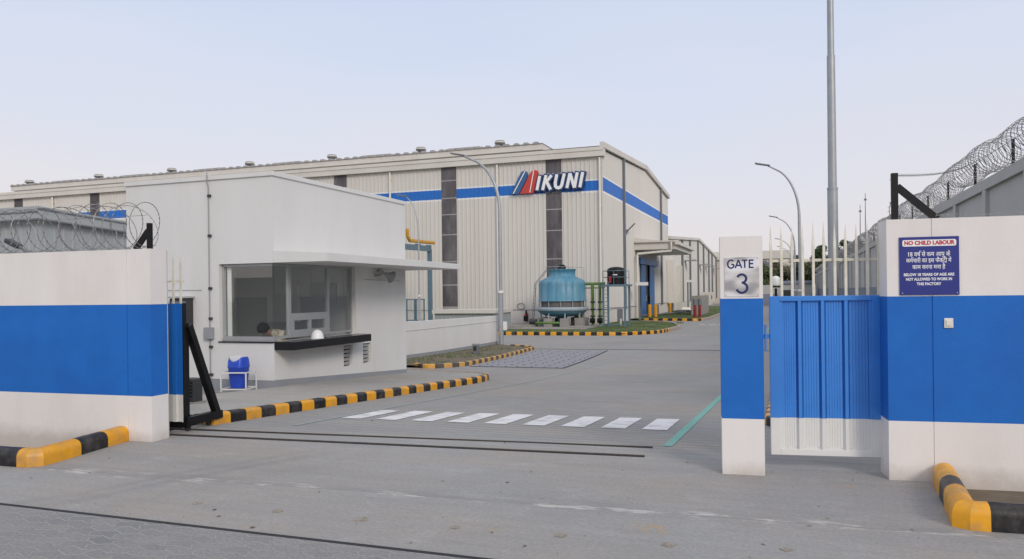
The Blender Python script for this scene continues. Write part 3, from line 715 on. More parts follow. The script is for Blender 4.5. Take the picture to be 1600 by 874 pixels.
ribbon(mb, [(.1655, 1.944), (.174, 1.953)], .006, -.0134, -.0124)
deva('कमचारी का इस फैक्टी में', .325, 1.868, .350, .050, reph=(2,), sub=(20,))
deva('काम करना मना है', .325, 1.812, .255, .050)
fitted('BELOW 18 YEARS OF AGE ARE', .325, 1.753, .390, .032, 0, -.0127, .0011, mb)
fitted('NOT ALLOWED TO WORK IN', .325, 1.714, .355, .032, 0, -.0127, .0011, mb)
fitted('THIS FACTORY', .325, 1.674, .190, .032, 0, -.0127, .0011, mb)
mb.build('lettering', 'swhite', t_)
mb = MB(FR)
for x in (.118, .542): MB(FR).tube([(x, -.011, 1.607), (x, -.016, 1.607)], .005, 8).build('screw', 'alu', t_)

# bell push
t_ = thing('bell_switch', FR @ Vector((.48, -.01, 1.32)), 'small square ivory bell switch on the blue band of the right wall', 'switch')
MB(FR).box(.438, .510, -.014, -.001, 1.308, 1.392).build('frame', 'plast', t_, bevel=.006)
MB(FR).box(.452, .496, -.021, -.0145, 1.326, 1.376).build('button', M['plast'], t_, bevel=.004)

# ------------------------------------------------------------------ pedestrian gate leaf
FG = frame(-.165, 7.47, 8.5)
W_ = .965
t_ = thing('pedestrian_gate', (.3, 7.55, .12), 'closed blue and white ribbed sheet metal pedestrian gate topped with cream spikes', 'gate')
mb = MB(FG)
for z0, z1, mi in ((.13, .47, 1), (.47, 1.59, 0)):
    mb.box(0, .085, 0, .05, z0, z1, mi); mb.box(W_ - .085, W_, 0, .05, z0, z1, mi)
mb.box(.085, W_ - .085, 0, .05, 1.545, 1.59, 0); mb.box(.085, W_ - .085, 0, .05, .13, .185, 1)
mb.build('frame', ['gblue', 'gwhite'], t_, bevel=.003)
mb = MB(FG)
xs = [(.085, .018)]; x = .085
pans = [(.085, .265), (.265, .46), (.46, .655), (.655, .88)]
# ribbed sheet: flat pans with shallow lines, deep channels at the joints
prof = [(.085, .012), (.112, .012), (.114, .030)]
cent = [.262, .462, .662]
prevx = .114
for cxx in cent + [None]:
    end = (cxx - .032) if cxx else W_ - .115
    nn = 6
    for k in range(1, nn):
        xx = prevx + (end - prevx) * k / nn; prof += [(xx - .002, .030), (xx, .0265), (xx + .002, .030)]
    prof += [(end, .030)]
    if cxx: prof += [(cxx - .014, .004), (cxx + .014, .004), (cxx + .032, .030)]; prevx = cxx + .032
prof += [(W_ - .113, .012), (W_ - .085, .012)]
for z0, z1, mi in ((.185, .47, 1), (.47, 1.545, 0)):
    for (xa, ya), (xb, yb) in zip(prof, prof[1:]): mb.add([(xa, ya, z0), (xb, yb, z0), (xb, yb, z1), (xa, ya, z1)], [(0, 1, 2, 3)], 2 if mi == 0 and (ya != yb and min(ya, yb) < .02) else mi)  # sloping channel sides in the blue part get the painted shade
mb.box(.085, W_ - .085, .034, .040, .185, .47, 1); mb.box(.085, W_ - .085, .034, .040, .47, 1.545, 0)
mb.build('sheet_panel', ['gblue', 'gwhite', 'gblue_shade'], t_)
mb = MB(FG)
for z in (.20, .62, 1.0):
    for cxx in (.15, .225, .30, .42, .50, .62, .70, .82): MB(FG).tube([(cxx, .031, z), (cxx, .024, z)], .0035, 6).build('screw', 'alu', t_)
for i in range(11):
    x = .02 + i * .0925; mb = MB(FG); w2 = .011
    tipz = 2.265 - .02 * math.sin(i)
    mb.box(x - w2, x + w2, .012, .034, 1.59, 2.06)
    mb.add([(x - w2, .012, 2.06), (x + w2, .012, 2.06), (x + w2, .034, 2.06), (x - w2, .034, 2.06), (x + random.uniform(-.003, .003), .023, tipz)], [(0, 1, 4), (1, 2, 4), (2, 3, 4), (3, 0, 4)])
    mb.build('spike', 'sblades', t_)
mb = MB(FG); mb.box(-.01, .945, .036, .052, 1.905, 1.930); mb.build('top_rail', 'sblades', t_)
mb = MB(FG); mb.box(-.055, .0, .01, .03, 1.20, 1.24); mb.box(-.045, -.03, .0, .04, 1.08, 1.33); mb.build('latch', 'gblue', t_, bevel=.002)
for z in (.85, 1.15):
    MB(FG).tube([(W_ + .012, -.002, z - .06), (W_ + .012, -.002, z + .06)], .012, 8).build('hinge', 'dark', t_)

# ------------------------------------------------------------------ sliding gate
FS = frame(-6.93, 7.42, 4.5)
t_ = thing('sliding_gate', (-9, 7.4, 0), 'blue and white sliding gate leaf pushed open behind the left wall', 'gate')
mb = MB(FS)
rib = [(-4.5, .0)]; x = -4.5
while x < -.12:
    rib += [(x, 0), (x + .05, 0), (x + .055, .02), (x + .16, .02), (x + .165, 0)]; x += .22
rib += [(-.1, 0), (-.095, .018), (-.02, .018), (-.018, -.004), (0, -.004)]
rib = sorted(set(rib))
for z0, z1, mi in ((.13, .46, 1), (.46, 1.57, 0)):
    for (xa, ya), (xb, yb) in zip(rib, rib[1:]): mb.add([(xa, ya, z0), (xb, yb, z0), (xb, yb, z1), (xa, ya, z1)], [(0, 1, 2, 3)], mi)
mb.box(-4.5, -.001, .024, .05, .13, .46, 1); mb.box(-4.5, -.001, .024, .049, .46, 1.57, 0); mb.box(-4.49, -.002, .0502, .053, .14, 1.56, 1)
mb.build('sheet_panel', ['blue', 'gwhite'], t_)
mb = MB(FS)
for k in range(6):
    z = 0
mb.box(-.0, .007, .0, .06, .1, 1.575); mb.box(-4.5, 0, .051, .10, .05, .12); mb.build('frame', 'black', t_)
for i in range(14):
    x = -.035 - i * .105; mb = MB(FS); w2 = .010
    mb.box(x - w2, x + w2, .012, .032, 1.57, 2.06); mb.add([(x - w2, .012, 2.06), (x + w2, .012, 2.06), (x + w2, .032, 2.06), (x - w2, .032, 2.06), (x, .022, 2.20)], [(0, 1, 4), (1, 2, 4), (2, 3, 4), (3, 0, 4)])
    mb.build('spike', 'sblades', t_)
mb = MB(FS); mb.box(-4.4, .0, .034, .048, 1.83, 1.852); mb.build('top_rail', 'sblades', t_)
mb = MB(FS)
mb.bar((-.03, .09, .08), (-.03, .09, 1.33), .06, .06); mb.bar((.0, .1, 1.30), (.02, .60, .16), .085, .085, upv=(1, 0, 0)); mb.bar((0.0, .02, .13), (.02, .68, .13), .09, .10)
mb.bar((-.3, .60, .10), (.04, .60, .10), .06, .06)
mb.build('brace', 'black', t_, bevel=.004)
for y in (.12, .52): MB(FS).tube([(-.05, y, .045), (-.02, y, .045)], .045, 14).build('wheel', 'dark', t_)

for nm, (a, b_), lab in (('gate_rail', ((-7.5, 7.56), (-1.37, 8.14)), 'rear steel rail of the sliding gate, set flush in the driveway concrete'), ('gate_rail', ((-7.5, 7.22), (-1.37, 7.65)), 'front steel rail of the sliding gate, nearest the street')):
    mb = MB(); d = (Vector(b_) - Vector(a)); n_ = 8
    za = zg(a[1]); zb = zg(b_[1])
    mb.bar((a[0], a[1], za + .003), (b_[0], b_[1], zb + .003), .055, .008, 0); mb.bar((a[0], a[1] + .012, za + .008), (b_[0], b_[1] + .012, zb + .008), .014, .012, 1)
    mb.build(nm, ['slot', 'rust'], None, lab, 'rail', 'rails of the sliding gate')
# motor box and control cabinet
t_ = thing('gate_motor', (-8.45, 9.35, .0), 'black gate motor box on the pavement behind the open gate', 'motor')
MB().box(-8.62, -8.40, 9.2, 9.4, .06, .42).build('housing', 'dark', t_, bevel=.02); MB().box(-8.66, -8.37, 9.15, 9.45, .03, .07).build('base', 'conc', t_)
mb = MB()
for k in range(5): mb.box(-8.6, -8.42, 9.192, 9.199, .15 + k * .05, .17 + k * .05)
mb.build('grille', 'black', t_)
t_ = thing('control_box', (-11.85, 12.7, 1.0), 'dark framed control box on the guardhouse wall behind the sliding gate', 'control box')
MB().box(-12.1, -11.62, 12.60, 12.755, 1.02, 1.62).build('case', 'dark', t_, bevel=.01); MB().box(-12.05, -11.67, 12.594, 12.60, 1.12, 1.56).build('door', 'pipeg', t_)
MB().box(-12.14, -11.58, 12.56, 12.755, 1.625, 1.66).build('hood', 'alu', t_)
# ------------------------------------------------------------------ razor wire
def coil(mb, axis, x0, x1, ycen, zcen, rad, pitch, n=22, rw=.004, phase=0, wob=.04, sides=3, barb=0, reverse=False, stretch=1.0):
    turns = (x1 - x0) / pitch; N = int(turns * n); pts = []
    for i in range(N + 1):
        a = 2 * math.pi * i / n * (-1 if reverse else 1) + phase; s_ = x0 + (x1 - x0) * i / N
        rr = rad * (1 + wob * math.sin(s_ * 3.1 + phase) + wob * .6 * noise.noise(Vector((s_ * 1.7, phase, 0))))
        along = s_ + pitch * .5 * math.sin(a * 1.0 + phase) * stretch
        if axis == 'x': pts.append((along, ycen(s_) + rr * math.cos(a), zcen(s_) + rr * math.sin(a)))
        else: pts.append((ycen(s_) + rr * math.cos(a), along, zcen(s_) + rr * math.sin(a)))
    mb.tube(pts, rw, sides, cap=False)
    if barb:
        P_ = [Vector(p) for p in pts]
        for a, b_ in zip(P_, P_[1:]):
            L_ = (b_ - a).length; k = max(1, int(L_ / barb))
            for q in range(k):
                p = a.lerp(b_, (q + .5) / k); d = (b_ - a).normalized(); o1 = d.orthogonal().normalized() * .0055
                mb.add([p - d * .009 + o1, p + d * .009 + o1, p + d * .009 - o1, p - d * .009 - o1], [(0, 1, 2, 3)])
mb = MB()
coil(mb, 'x', -11.6, -6.93, lambda s_: 6.98 + (s_ + 6.84) * .05, lambda s_: 2.485, .275, .25, 30, .0042, 0.3, .04, barb=.05, stretch=.35)
coil(mb, 'x', -11.6, -7.0, lambda s_: 6.96 + (s_ + 6.84) * .05, lambda s_: 2.47, .27, .31, 30, .0042, 2.1, .04, barb=.05, reverse=True, stretch=.5)
mb.tube([(-11.6, 6.9, 2.25), (-9.5, 6.93, 2.235), (-6.9, 7.0, 2.25)], .003, 4)
mb.tube([(-11.6, 6.95, 2.56), (-9.5, 6.9, 2.60), (-6.98, 6.93, 2.60)], .003, 4)
mb.build('razor_wire', 'steelw', None, 'grey razor wire coil along the top of the left wall', 'razor wire')
mb = MB()
zc = lambda s_: 4.32 + .05 * math.sin(s_ * .7) + .03 * math.sin(s_ * 2.1)
def rv(s_): return 3.98
coil(mb, 'y', 9.0, 45, rv, zc, .31, .27, 20, .006, 0, .06)
coil(mb, 'y', 9.0, 45, rv, zc, .31, .29, 20, .006, 2, .06, reverse=True)
coil(mb, 'y', 45, 118, rv, zc, .34, .5, 14, .014, 0, .06)
coil(mb, 'y', 45, 118, rv, zc, .34, .55, 14, .014, 2, .06, reverse=True)
pts = [(3.98, 9 + k * 3.1, 4.42 + (.0 if k % 2 else -.03)) for k in range(30)]
mb.tube(pts, .006, 3, cap=False)
mb.build('razor_wire', 'steelw', None, 'dense razor wire coil running away along the top of the tall right wall', 'razor wire')
# barbed strand from the post on the right wall back to the tall wall
mb = MB(); p0 = FR @ Vector((.10, .15, 2.64)); p1 = Vector((3.98, 18.7, 4.45)); pts = []
for i in range(60):
    s_ = i / 59; p = p0.lerp(p1, s_); p.z -= .35 * math.sin(math.pi * s_) * (1 - .3 * s_) * .4; pts.append(p)
mb.tube(pts, .004, 4)
for i in range(110):
    s_ = (i + .5) / 110; p = p0.lerp(p1, s_); p.z -= .35 * math.sin(math.pi * s_) * (1 - .3 * s_) * .4
    mb.bar(p + Vector((-.012, 0, -.014)), p + Vector((.012, 0, .014)), .004, .004)
mb.build('barbed_strand', 'steelw', None, 'single sagging barbed strand from the black post to the tall wall', 'barbed wire')
mb = MB(FR); pts = [(.42 + i * .1, .12, 2.275 + .006 * math.sin(i * 1.3)) for i in range(28)]; mb.tube(pts, .003, 4)
for i in range(60): mb.bar((.42 + i * .046, .12, 2.262), (.425 + i * .046, .12, 2.288), .004, .004)
mb.build('barbed_strand', 'steelw', None, 'low barbed strand just above the coping of the right wall', 'barbed wire')
mb = MB(FR); pts = [(.075, .14, 2.24 + i * .04) for i in range(10)]; pts = [(p[0] - .02 * math.sin(k * .7), p[1], p[2]) for k, p in enumerate(pts)]; mb.tube(pts, .004, 4)
for p in pts: mb.bar((p[0] - .014, p[1], p[2]), (p[0] + .014, p[1], p[2] + .01), .004, .004)
mb.build('barbed_strand', 'steelw', None, 'short barbed strand twisted down the side of the black post', 'barbed wire')
# angle posts with braces
def wire_post(Fm, x, z0, h, bx, label, tilt=0):
    t_ = thing('wire_post', Fm @ Vector((x, .14, z0)), label, 'post')
    mb = MB(Fm); mb.box(x - .026, x + .026, .12, .165, z0, z0 + h); mb.build('post', 'black', t_, bevel=.002)
    mb = MB(Fm); mb.bar((x + .02 * (1 if bx > x else -1), .145, z0 + h * .72), (bx, .145, z0 + .008), .04, .058); mb.bar((bx - .02, .145, z0 + .004), (bx + .04, .145, z0 + .004), .05, .008); mb.build('brace', 'black', t_)
wire_post(FR, .100, 2.238, .42, .435, 'black angle iron wire post with long diagonal brace on the right wall')
wire_post(FL, -.130, 2.203, .31, -.335, 'short black angle iron wire post with brace at the end of the left wall')
proto = None
for k in range(12):
    y = 10.5 + 3.1 * k
    if proto is None:
        proto = MB().box(3.96, 4.01, y - .02, y + .02, 3.93, 4.42).build('wire_bracket', 'black', None, 'short black wire bracket on the tall right wall, the nearest one', 'bracket', 'wire brackets on the tall right wall')
    else:
        c = proto.copy(); COL.objects.link(c); c.location.y += 3.1 * k; c['label'] = 'short black wire bracket on the tall right wall, %s counted from the nearest' % ('first second third fourth fifth sixth seventh eighth ninth tenth eleventh twelfth'.split()[k])

# ------------------------------------------------------------------ tall boundary wall on the right
t_ = thing('tall_boundary_wall', (4.1, 60, -.85), 'tall grey rendered boundary wall with pilasters running away on the right', 'wall')
mb = MB(); mb.box(4.03, 4.25, 7.7, 128, -.95, 1.72, 1); mb.box(4.03, 4.25, 7.7, 128, 1.72, 3.94, 0); mb.build('wall', ['bwall', 'bgrey'], t_)
MB().box(3.95, 4.30, 7.7, 128.1, 3.72, 3.95).build('coping', 'bwall', t_, bevel=.01)
k = 0; y = 9.6
while y < 128:
    MB().box(3.955, 4.03, y - .14, y + .14, 1.725, 3.72).build('pilaster', 'bwall', t_); y += 3.1

# ------------------------------------------------------------------ guardhouse
HX, HY, HX0, HY1 = -9.63, 12.76, -13.4, 18.36
ZC = -.02
g_ = thing('guardhouse', (-11.5, 15.5, -.2), 'white flat roofed guardhouse with black counter, corner window and projecting canopy', 'guardhouse')
FH = frame(HX0, HY, 0)
mb = MB(FH)
wL = HX - HX0
grid_wall(mb, [0, -10.96 - HX0, wL], [-.7, -.035, .73, 2.31, 4.04], lambda x, z: not (x > -10.96 - HX0 and .73 < z < 2.31), lambda z: 1 if z < -.03 else 0, .2)
FH2 = frame(HX, HY + .2, 90)   # local x = +Y, local y = -X
vents_x = [(15.29 - HY - .2, 15.67 - HY - .2), (16.14 - HY - .2, 16.52 - HY - .2)]
us = [0, 15.83 - HY - .2 - .0] ; us = sorted([0, vents_x[0][0], vents_x[0][1], 15.83 - HY - .2, vents_x[1][0], vents_x[1][1], HY1 - HY - .2])
def solid(x, z):
    if x < 15.83 - HY - .2 and .73 < z < 2.31: return False
    for a, b_ in vents_x:
        if a < x < b_ and 0.0 < z < .48: return False
    return True
mb.mx = FH2 @ Matrix.Scale(1, 4)
grid_wall(mb, us, [-.7, 0.0, .48, .73, 2.31, 4.04], solid, lambda z: 0, .2)
mb.mx = None
mb.box(HX0, HX - .2, HY1 - .2, HY1, -.7, 4.04); mb.box(HX0, HX0 + .2, HY + .2, HY1 - .2, -.7, 4.04)
mb.build('wall', ['house', 'houseg'], g_, recalc=False)
# painted plinth on the driveway side follows the falling pavement
mb = MB(); n_ = 10
for i in range(n_):
    ya = HY + (HY1 - HY) * i / n_; yb = HY + (HY1 - HY) * (i + 1) / n_; ta = -.025 - .325 * i / n_; tb = -.025 - .325 * (i + 1) / n_
    mb.add([(HX + .004, ya, -.7), (HX + .004, yb, -.7), (HX + .004, yb, tb), (HX + .004, ya, ta)], [(0, 1, 2, 3)])
mb.build('plinth', 'houseg', g_)
MB().box(HX0 - .03, HX + .035, HY - .035, HY1 + .03, 4.04, 4.13).build('roof', 'house', g_, bevel=.008)
# canopy, thicker at the wall than at its edge
CXx = -8.38
mb = MB(); c0, c1 = HY + .001, 19.2
v = [(HX + .001, c0, 2.31), (CXx, c0, 2.31), (CXx, c0, 2.48), (HX + .001, c0, 2.555), (HX + .001, c1, 2.31), (CXx, c1, 2.31), (CXx, c1, 2.45), (HX + .001, c1, 2.53)]
mb.add(v, [(0, 1, 2, 3), (7, 6, 5, 4), (0, 4, 5, 1), (1, 5, 6, 2), (2, 6, 7, 3), (3, 7, 4, 0)]); mb.build('canopy', 'house', g_, bevel=.006)
MB().box(HX - 1, HX, HY1, 19.2, 2.31, 2.53).build('canopy_return', 'house', g_)
# floor, ceiling, inner walls
MB().box(HX0 + .2, HX - .2, HY + .2, HY1 - .2, -.1, -.05).build('floor', 'inw', g_)
MB().box(HX0 + .2, HX - .2, HY + .2, HY1 - .2, 2.55, 2.6).build('ceiling', 'inw', g_)
mb = MB(); mb.box(HX0 + .202, HX - .21, 16.02, 16.12, 1.62, 2.55, 0); mb.box(HX0 + .202, HX - .21, 16.02, 16.12, -.05, 1.62, 1)
mb.box(HX0 + .202, HX0 + .23, HY + .21, 16.0, 1.62, 2.55, 0); mb.box(HX0 + .202, HX0 + .23, HY + .21, 16.0, -.05, 1.62, 1); mb.build('inner_wall', ['inw', 'inb'], g_)
MB().box(-12.2, -11.3, 15.90, 16.01, 1.0, 1.9).build('cabinet', 'inw', g_); MB().box(-10.9, -10.6, 15.95, 16.01, 1.5, 1.95).build('wall_cabinet', 'inb', g_); MB().box(-10.4, -10.25, 15.95, 16.01, 1.5, 1.95).build('notice_frame', 'inb', g_)
MB().box(HX0 + .24, HX0 + .3, 14.1, 14.5, 1.70, 1.86).build('wall_vent', 'dark', g_)
# desk inside
MB().box(-10.9, -9.95, 13.0, 13.6, .60, .64).build('desk', 'inw', g_)
# window frames and panes
gx = HX - .12; gy = HY + .12
win = MB()
def fr_y(x0, x1, z0, z1, t=.045, y=gy):    # frame member boxes in the front opening
    win.box(x0, x1, y - .03, y + .03, z0, z1)
zb, zt2 = .78, 2.30
fr_y(-10.955, -10.91, zb, zt2); fr_y(-10.91, gx + .03, zb, zb + .05); fr_y(-10.91, gx + .03, zt2 - .045, zt2)
win.box(-10.955, gx + .06, gy - .05, gy + .05, .735, .78)
def fr_x(y0, y1, z0, z1): win.box(gx - .03, gx + .03, y0, y1, z0, z1)
fr_x(gy + .03, 15.826, zb, zb + .05); fr_x(gy + .03, 15.826, zt2 - .045, zt2); fr_x(15.78, 15.826, zb + .05, zt2 - .045)
fr_x(13.37, 13.46, zb + .05, zt2 - .045); fr_x(14.79, 14.87, zb + .05, zt2 - .045)
fr_x(13.46, 14.79, 1.20, 1.28)
fr_x(13.46, 14.79, .83, .87); fr_x(13.46, 13.56, .87, 1.20); fr_x(14.10, 14.17, .87, 1.20); fr_x(14.70, 14.79, .87, 1.20); fr_x(13.56, 14.10, .87, .93); fr_x(13.56, 14.10, 1.13, 1.2); fr_x(14.17, 14.70, .87, .93); fr_x(14.17, 14.70, 1.13, 1.2)
wo = win.build('window', 'alu', g_)
MB().box(-10.90, gx, gy - .004, gy + .004, .83, 2.255).build('pane', 'glass', wo)
for y0, y1, z0, z1 in ((gy + .005, 13.37, .83, 2.255), (13.46, 14.79, 1.28, 2.255), (14.87, 15.78, .83, 2.255), (13.56, 14.10, .93, 1.13), (14.17, 14.70, .93, 1.13)):
    MB().box(gx - .004, gx + .004, y0, y1, z0, z1).build('pane', 'glass', wo)
MB().box(-10.90, -10.80, gy + .05, gy + .07, .83, 2.25).build('blind', 'inw', wo)
mb = MB(); mb.prismz([(HX + .001, HY), (-9.17, HY), (-9.17, 15.75), (-9.4, 15.86), (HX + .001, 15.86)], .57, .735); mb.build('counter', 'blackst', g_, bevel=.006)
MB().box(-10.98, HX, HY - .03, HY + .19, .712, .734).build('window_sill', 'blackst', g_)
# louvre vents
for a, b_ in ((15.29, 15.67), (16.14, 16.52)):
    mb = MB()
    mb.box(HX - .20, HX - .18, a, b_, 0, .48, 0)
    for k in range(5):
        z = .06 + k * .092; mb.bar((HX - .08, a + .004, z), (HX - .08, b_ - .004, z), .03, .062, 1, upv=(.3, 0, .95))
    mb.box(HX - .12, HX - .06, a, a + .03, .0, .48, 1)
    mb.build('louvre_vent', ['dark', 'louvre'], g_)
# cable conduit with clips and a junction box
mb = MB(); mb.tube([(-11.19, HY - .05, 4.22), (-11.19, HY - .06, 4.05), (-11.19, HY - .02, 3.9), (-11.19, HY - .02, -.4)], .012, 6)
mb.tube([(-11.19, HY - .04, 4.13), (-10.9, HY + .3, 4.16)], .006, 5)
for z in (3.72, 2.9, 1.82, 1.2, .62, .05): mb.box(-11.20, -11.13, HY - .045, HY - .001, z - .025, z + .025, 1)
mb.build('conduit', ['galv', 'dark'], g_)
MB().box(-11.30, -11.09, HY - .09, HY - .001, .78, 1.02).build('junction_box', 'galv', g_, bevel=.01)
MB().tube([(-12.3, HY - .01, 1.79), (-11.4, HY - .01, 1.785)], .006, 5).build('thin_tube', 'galv', g_); MB().tube([(HX + .012, 16.2, 2.02), (HX + .012, 18.0, 2.0)], .005, 5).build('thin_tube', 'galv', g_)  # thin grey tubes, one along the front wall, one on the driveway side

# loudspeaker horn
t_ = thing('loudspeaker', (HX + .05, 17.0, 2.1), 'grey horn loudspeaker on the guardhouse wall under the canopy', 'loudspeaker')
mb = MB(); c_ = Vector((-9.45, 16.78, 2.20)); d_ = Vector((.35, .62, -.30)).normalized()
prof = [(.035, 0), (.04, .08), (.06, .16), (.10, .24), (.155, .30), (.16, .31)]
mb.tube([c_ + d_ * q for _, q in prof], [r_ for r_, _ in prof], 16, cap=False); mb.tube([c_ - d_ * .12, c_ + d_ * .01], .055, 12); mb.build('horn', 'horn', t_)
mb = MB(); mb.bar((HX, 16.72, 2.12), (HX + .18, 16.76, 2.14), .03, .05); mb.build('bracket', 'horn', t_)

# helmet on the counter
t_ = thing('safety_helmet', (-9.36, 13.85, .736), 'white safety helmet with dark strap lying on the black counter', 'helmet')
mb = MB(); prof = [(.135, 0), (.13, .03), (.122, .08), (.10, .13), (.065, .165), (.03, .18), (.001, .184)]
for r_i in range(1): mb.lathe(prof, (-9.36, 13.85, .745), 20)
mb.build('shell', 'swhite', t_)
mb = MB(); mb.lathe([(.115, -.004), (.150, -.006), (.152, .002), (.13, .012)], (-9.36, 13.85, .745), 20); mb.box(-9.37, -9.35, 13.96, 14.05, .745, .755); mb.build('brim', 'swhite', t_)
MB().box(-9.42, -9.30, 13.99, 14.12, .737, .765).build('strap', 'dark', t_, bevel=.01)

# seated guard
def skin_fig(name, joints, edges, matn, root, parent=None, **kw):
    me = bpy.data.meshes.new(name); o0 = Vector(parent['_w']) if parent else Vector(kw['origin'])
    me.from_pydata([tuple(Vector(j[0]) - o0) for j in joints], edges, [])
    me.materials.append(M[matn]); o = bpy.data.objects.new(name, me); COL.objects.link(o)
    if parent: o.parent = parent
    else: o.location = o0
    a = o.modifiers.new('skin', 'SKIN'); a.use_smooth_shade = True
    for i, j in enumerate(joints): me.skin_vertices[0].data[i].radius = (j[1], j[1]); me.skin_vertices[0].data[i].use_root = (i == root)
    b_ = o.modifiers.new('sub', 'SUBSURF'); b_.levels = b_.render_levels = 2
    o['_w'] = tuple(o0); return o
gx0, gy0 = -10.05, 13.75
pn = thing('person', (gx0, gy0, -.05), 'seated guard in a khaki shirt bending down over the desk behind the window', 'person')
J = [((gx0, gy0 + .12, .42), .14), ((gx0 - .02, gy0 + .06, .58), .13), ((gx0 - .08, gy0 - .10, .76), .14), ((gx0 - .19, gy0 - .23, .86), .105), ((gx0 - .27, gy0 - .29, .90), .06),
     ((gx0 - .345, gy0 - .34, .92), .10), ((gx0 - .375, gy0 - .385, .86), .08),
     ((gx0 + .02, gy0 - .24, .85), .07), ((gx0 + .10, gy0 - .36, .70), .05), ((gx0 - .02, gy0 - .46, .665), .035), ((gx0 - .10, gy0 - .50, .66), .028),
     ((gx0 - .28, gy0 - .06, .82), .065), ((gx0 - .42, gy0 - .12, .70), .05), ((gx0 - .40, gy0 - .30, .665), .035), ((gx0 - .36, gy0 - .38, .66), .028),
     ((gx0 + .10, gy0 - .02, .40), .09), ((gx0 + .10, gy0 - .40, .42), .07), ((gx0 + .10, gy0 - .42, .05), .045), ((gx0 + .10, gy0 - .54, .0), .035),
     ((gx0 - .12, gy0 + .02, .40), .09), ((gx0 - .16, gy0 - .38, .42), .07), ((gx0 - .16, gy0 - .40, .05), .045), ((gx0 - .16, gy0 - .52, .0), .035)]
E_ = [(0, 1), (1, 2), (2, 3), (3, 4), (4, 5), (5, 6), (3, 7), (7, 8), (8, 9), (9, 10), (3, 11), (11, 12), (12, 13), (13, 14), (0, 15), (15, 16), (16, 17), (17, 18), (0, 19), (19, 20), (20, 21), (21, 22)]
skin_fig('body', J, E_, 'skin', 0, pn)
Js = [(J[i][0], J[i][1] * 1.15 + .010) for i in (0, 1, 2, 3)] + [(J[i][0], J[i][1] + .018) for i in (7, 8)] + [(J[9][0], .045)] + [(J[i][0], J[i][1] + .018) for i in (11, 12)] + [(J[13][0], .045), (((J[3][0][0] + J[4][0][0]) / 2, (J[3][0][1] + J[4][0][1]) / 2, (J[3][0][2] + J[4][0][2]) / 2 + .01), .085)]
skin_fig('shirt', Js, [(0, 1), (1, 2), (2, 3), (3, 4), (4, 5), (5, 6), (3, 7), (7, 8), (8, 9), (3, 10)], 'shirt', 0, pn)
Jt = [(J[i][0], J[i][1] + .015) for i in (0, 15, 16, 17, 19, 20, 21)]
skin_fig('trousers', Jt, [(0, 1), (1, 2), (2, 3), (0, 4), (4, 5), (5, 6)], 'pants', 0, pn)
mb = MB(); hc = Vector((gx0 - .345, gy0 - .33, .965)); n_ = 14; vs = []
prof = [(.01, .130), (.06, .122), (.10, .092), (.128, .040), (.134, -.01), (.126, -.055), (.10, -.09)]
mb.lathe(prof, hc, 18); mb.build('hair', 'hair', pn)
# chair for the guard
t_ = thing('office_chair', (gx0, gy0 + .1, -.05), 'dark office chair under the seated guard', 'chair')
MB().box(gx0 - .22, gx0 + .22, gy0 - .15, gy0 + .28, .26, .30).build('seat', 'dark', t_, bevel=.01); MB().box(gx0 - .2, gx0 + .2, gy0 + .29, gy0 + .33, .30, .72).build('backrest', 'dark', t_, bevel=.01)
MB().tube([(gx0, gy0 + .08, -.05), (gx0, gy0 + .08, .26)], .03, 10).build('column', 'galv', t_)

# litter bin and its stand
bx, by, bz = -10.93, 12.46, -.22
bx, by, bz = -10.10, 12.28, -.16
t_ = thing('litter_bin', (bx, by, bz), 'blue plastic bin with white swing lid standing in a white frame', 'bin')
def rsq(r, n=24, p=4): return [(abs(math.cos(a)) ** (2 / p) * math.copysign(1, math.cos(a)) * r, abs(math.sin(a)) ** (2 / p) * math.copysign(1, math.sin(a)) * r) for a in [2 * math.pi * k / n for k in range(n)]]
def loft(mb, levels, mi=0, n=24):
    vs = []
    for r_, z, ex in levels: vs += [(bx + x * ex, by + y, z) for x, y in rsq(r_, n)]
    mb.add(vs, [(i * n + j, i * n + (j + 1) % n, (i + 1) * n + (j + 1) % n, (i + 1) * n + j) for i in range(len(levels) - 1) for j in range(n)], mi, True)
mb = MB(); loft(mb, [(.132, bz + .03, 1), (.165, bz + .42, 1), (.175, bz + .43, 1), (.175, bz + .46, 1), (.165, bz + .465, 1)]); mb.build('body', 'binb', t_)
mb = MB(); n = 24; vs = []
for lv, (r_, z) in enumerate(((.172, bz + .465), (.165, bz + .52), (.150, bz + .545))):
    for x, y in rsq(r_, n): vs.append((bx + x, by + y, z + (abs(x) / .16) ** 2 * .05 * lv))
mb.add(vs, [(i * n + j, i * n + (j + 1) % n, (i + 1) * n + (j + 1) % n, (i + 1) * n + j) for i in range(2) for j in range(n)], 0, True); mb.build('hood', 'binb', t_)
mb = MB(); mb.prism([(bx + x, bz + z) for x, z in ((-.13, .60), (-.08, .555), (0, .535), (.08, .555), (.13, .60), (.11, .655), (-.11, .655))], by - .11, by - .10, 0)
mb.prism([(bx + x, bz + z) for x, z in ((-.10, .63), (.10, .63), (.10, .645), (-.10, .645))], by - .099, by + .10, 0); mb.build('swing_lid', 'binw', t_)
t_ = thing('bin_stand', (bx, by, bz), 'white square tube stand holding the blue bin', 'stand')
FB = frame(bx, by, 14)
for sx in (-1, 1):
    for sy in (-1, 1): MB(FB).bar((sx * .25, sy * .23, bz - .03), (sx * .25, sy * .23, bz + .34), .022, .022).build('leg', 'gwhite', t_)
for z in (bz + .34, bz + .02):
    mb = MB(FB)
    for sy in (-1, 1): mb.bar((-.26, sy * .23, z), (.26, sy * .23, z), .022, .022)
    for sx in (-1, 1): mb.bar((sx * .25, -.22, z), (sx * .25, .22, z), .020, .020)
    mb.build('rail_frame', 'gwhite', t_)

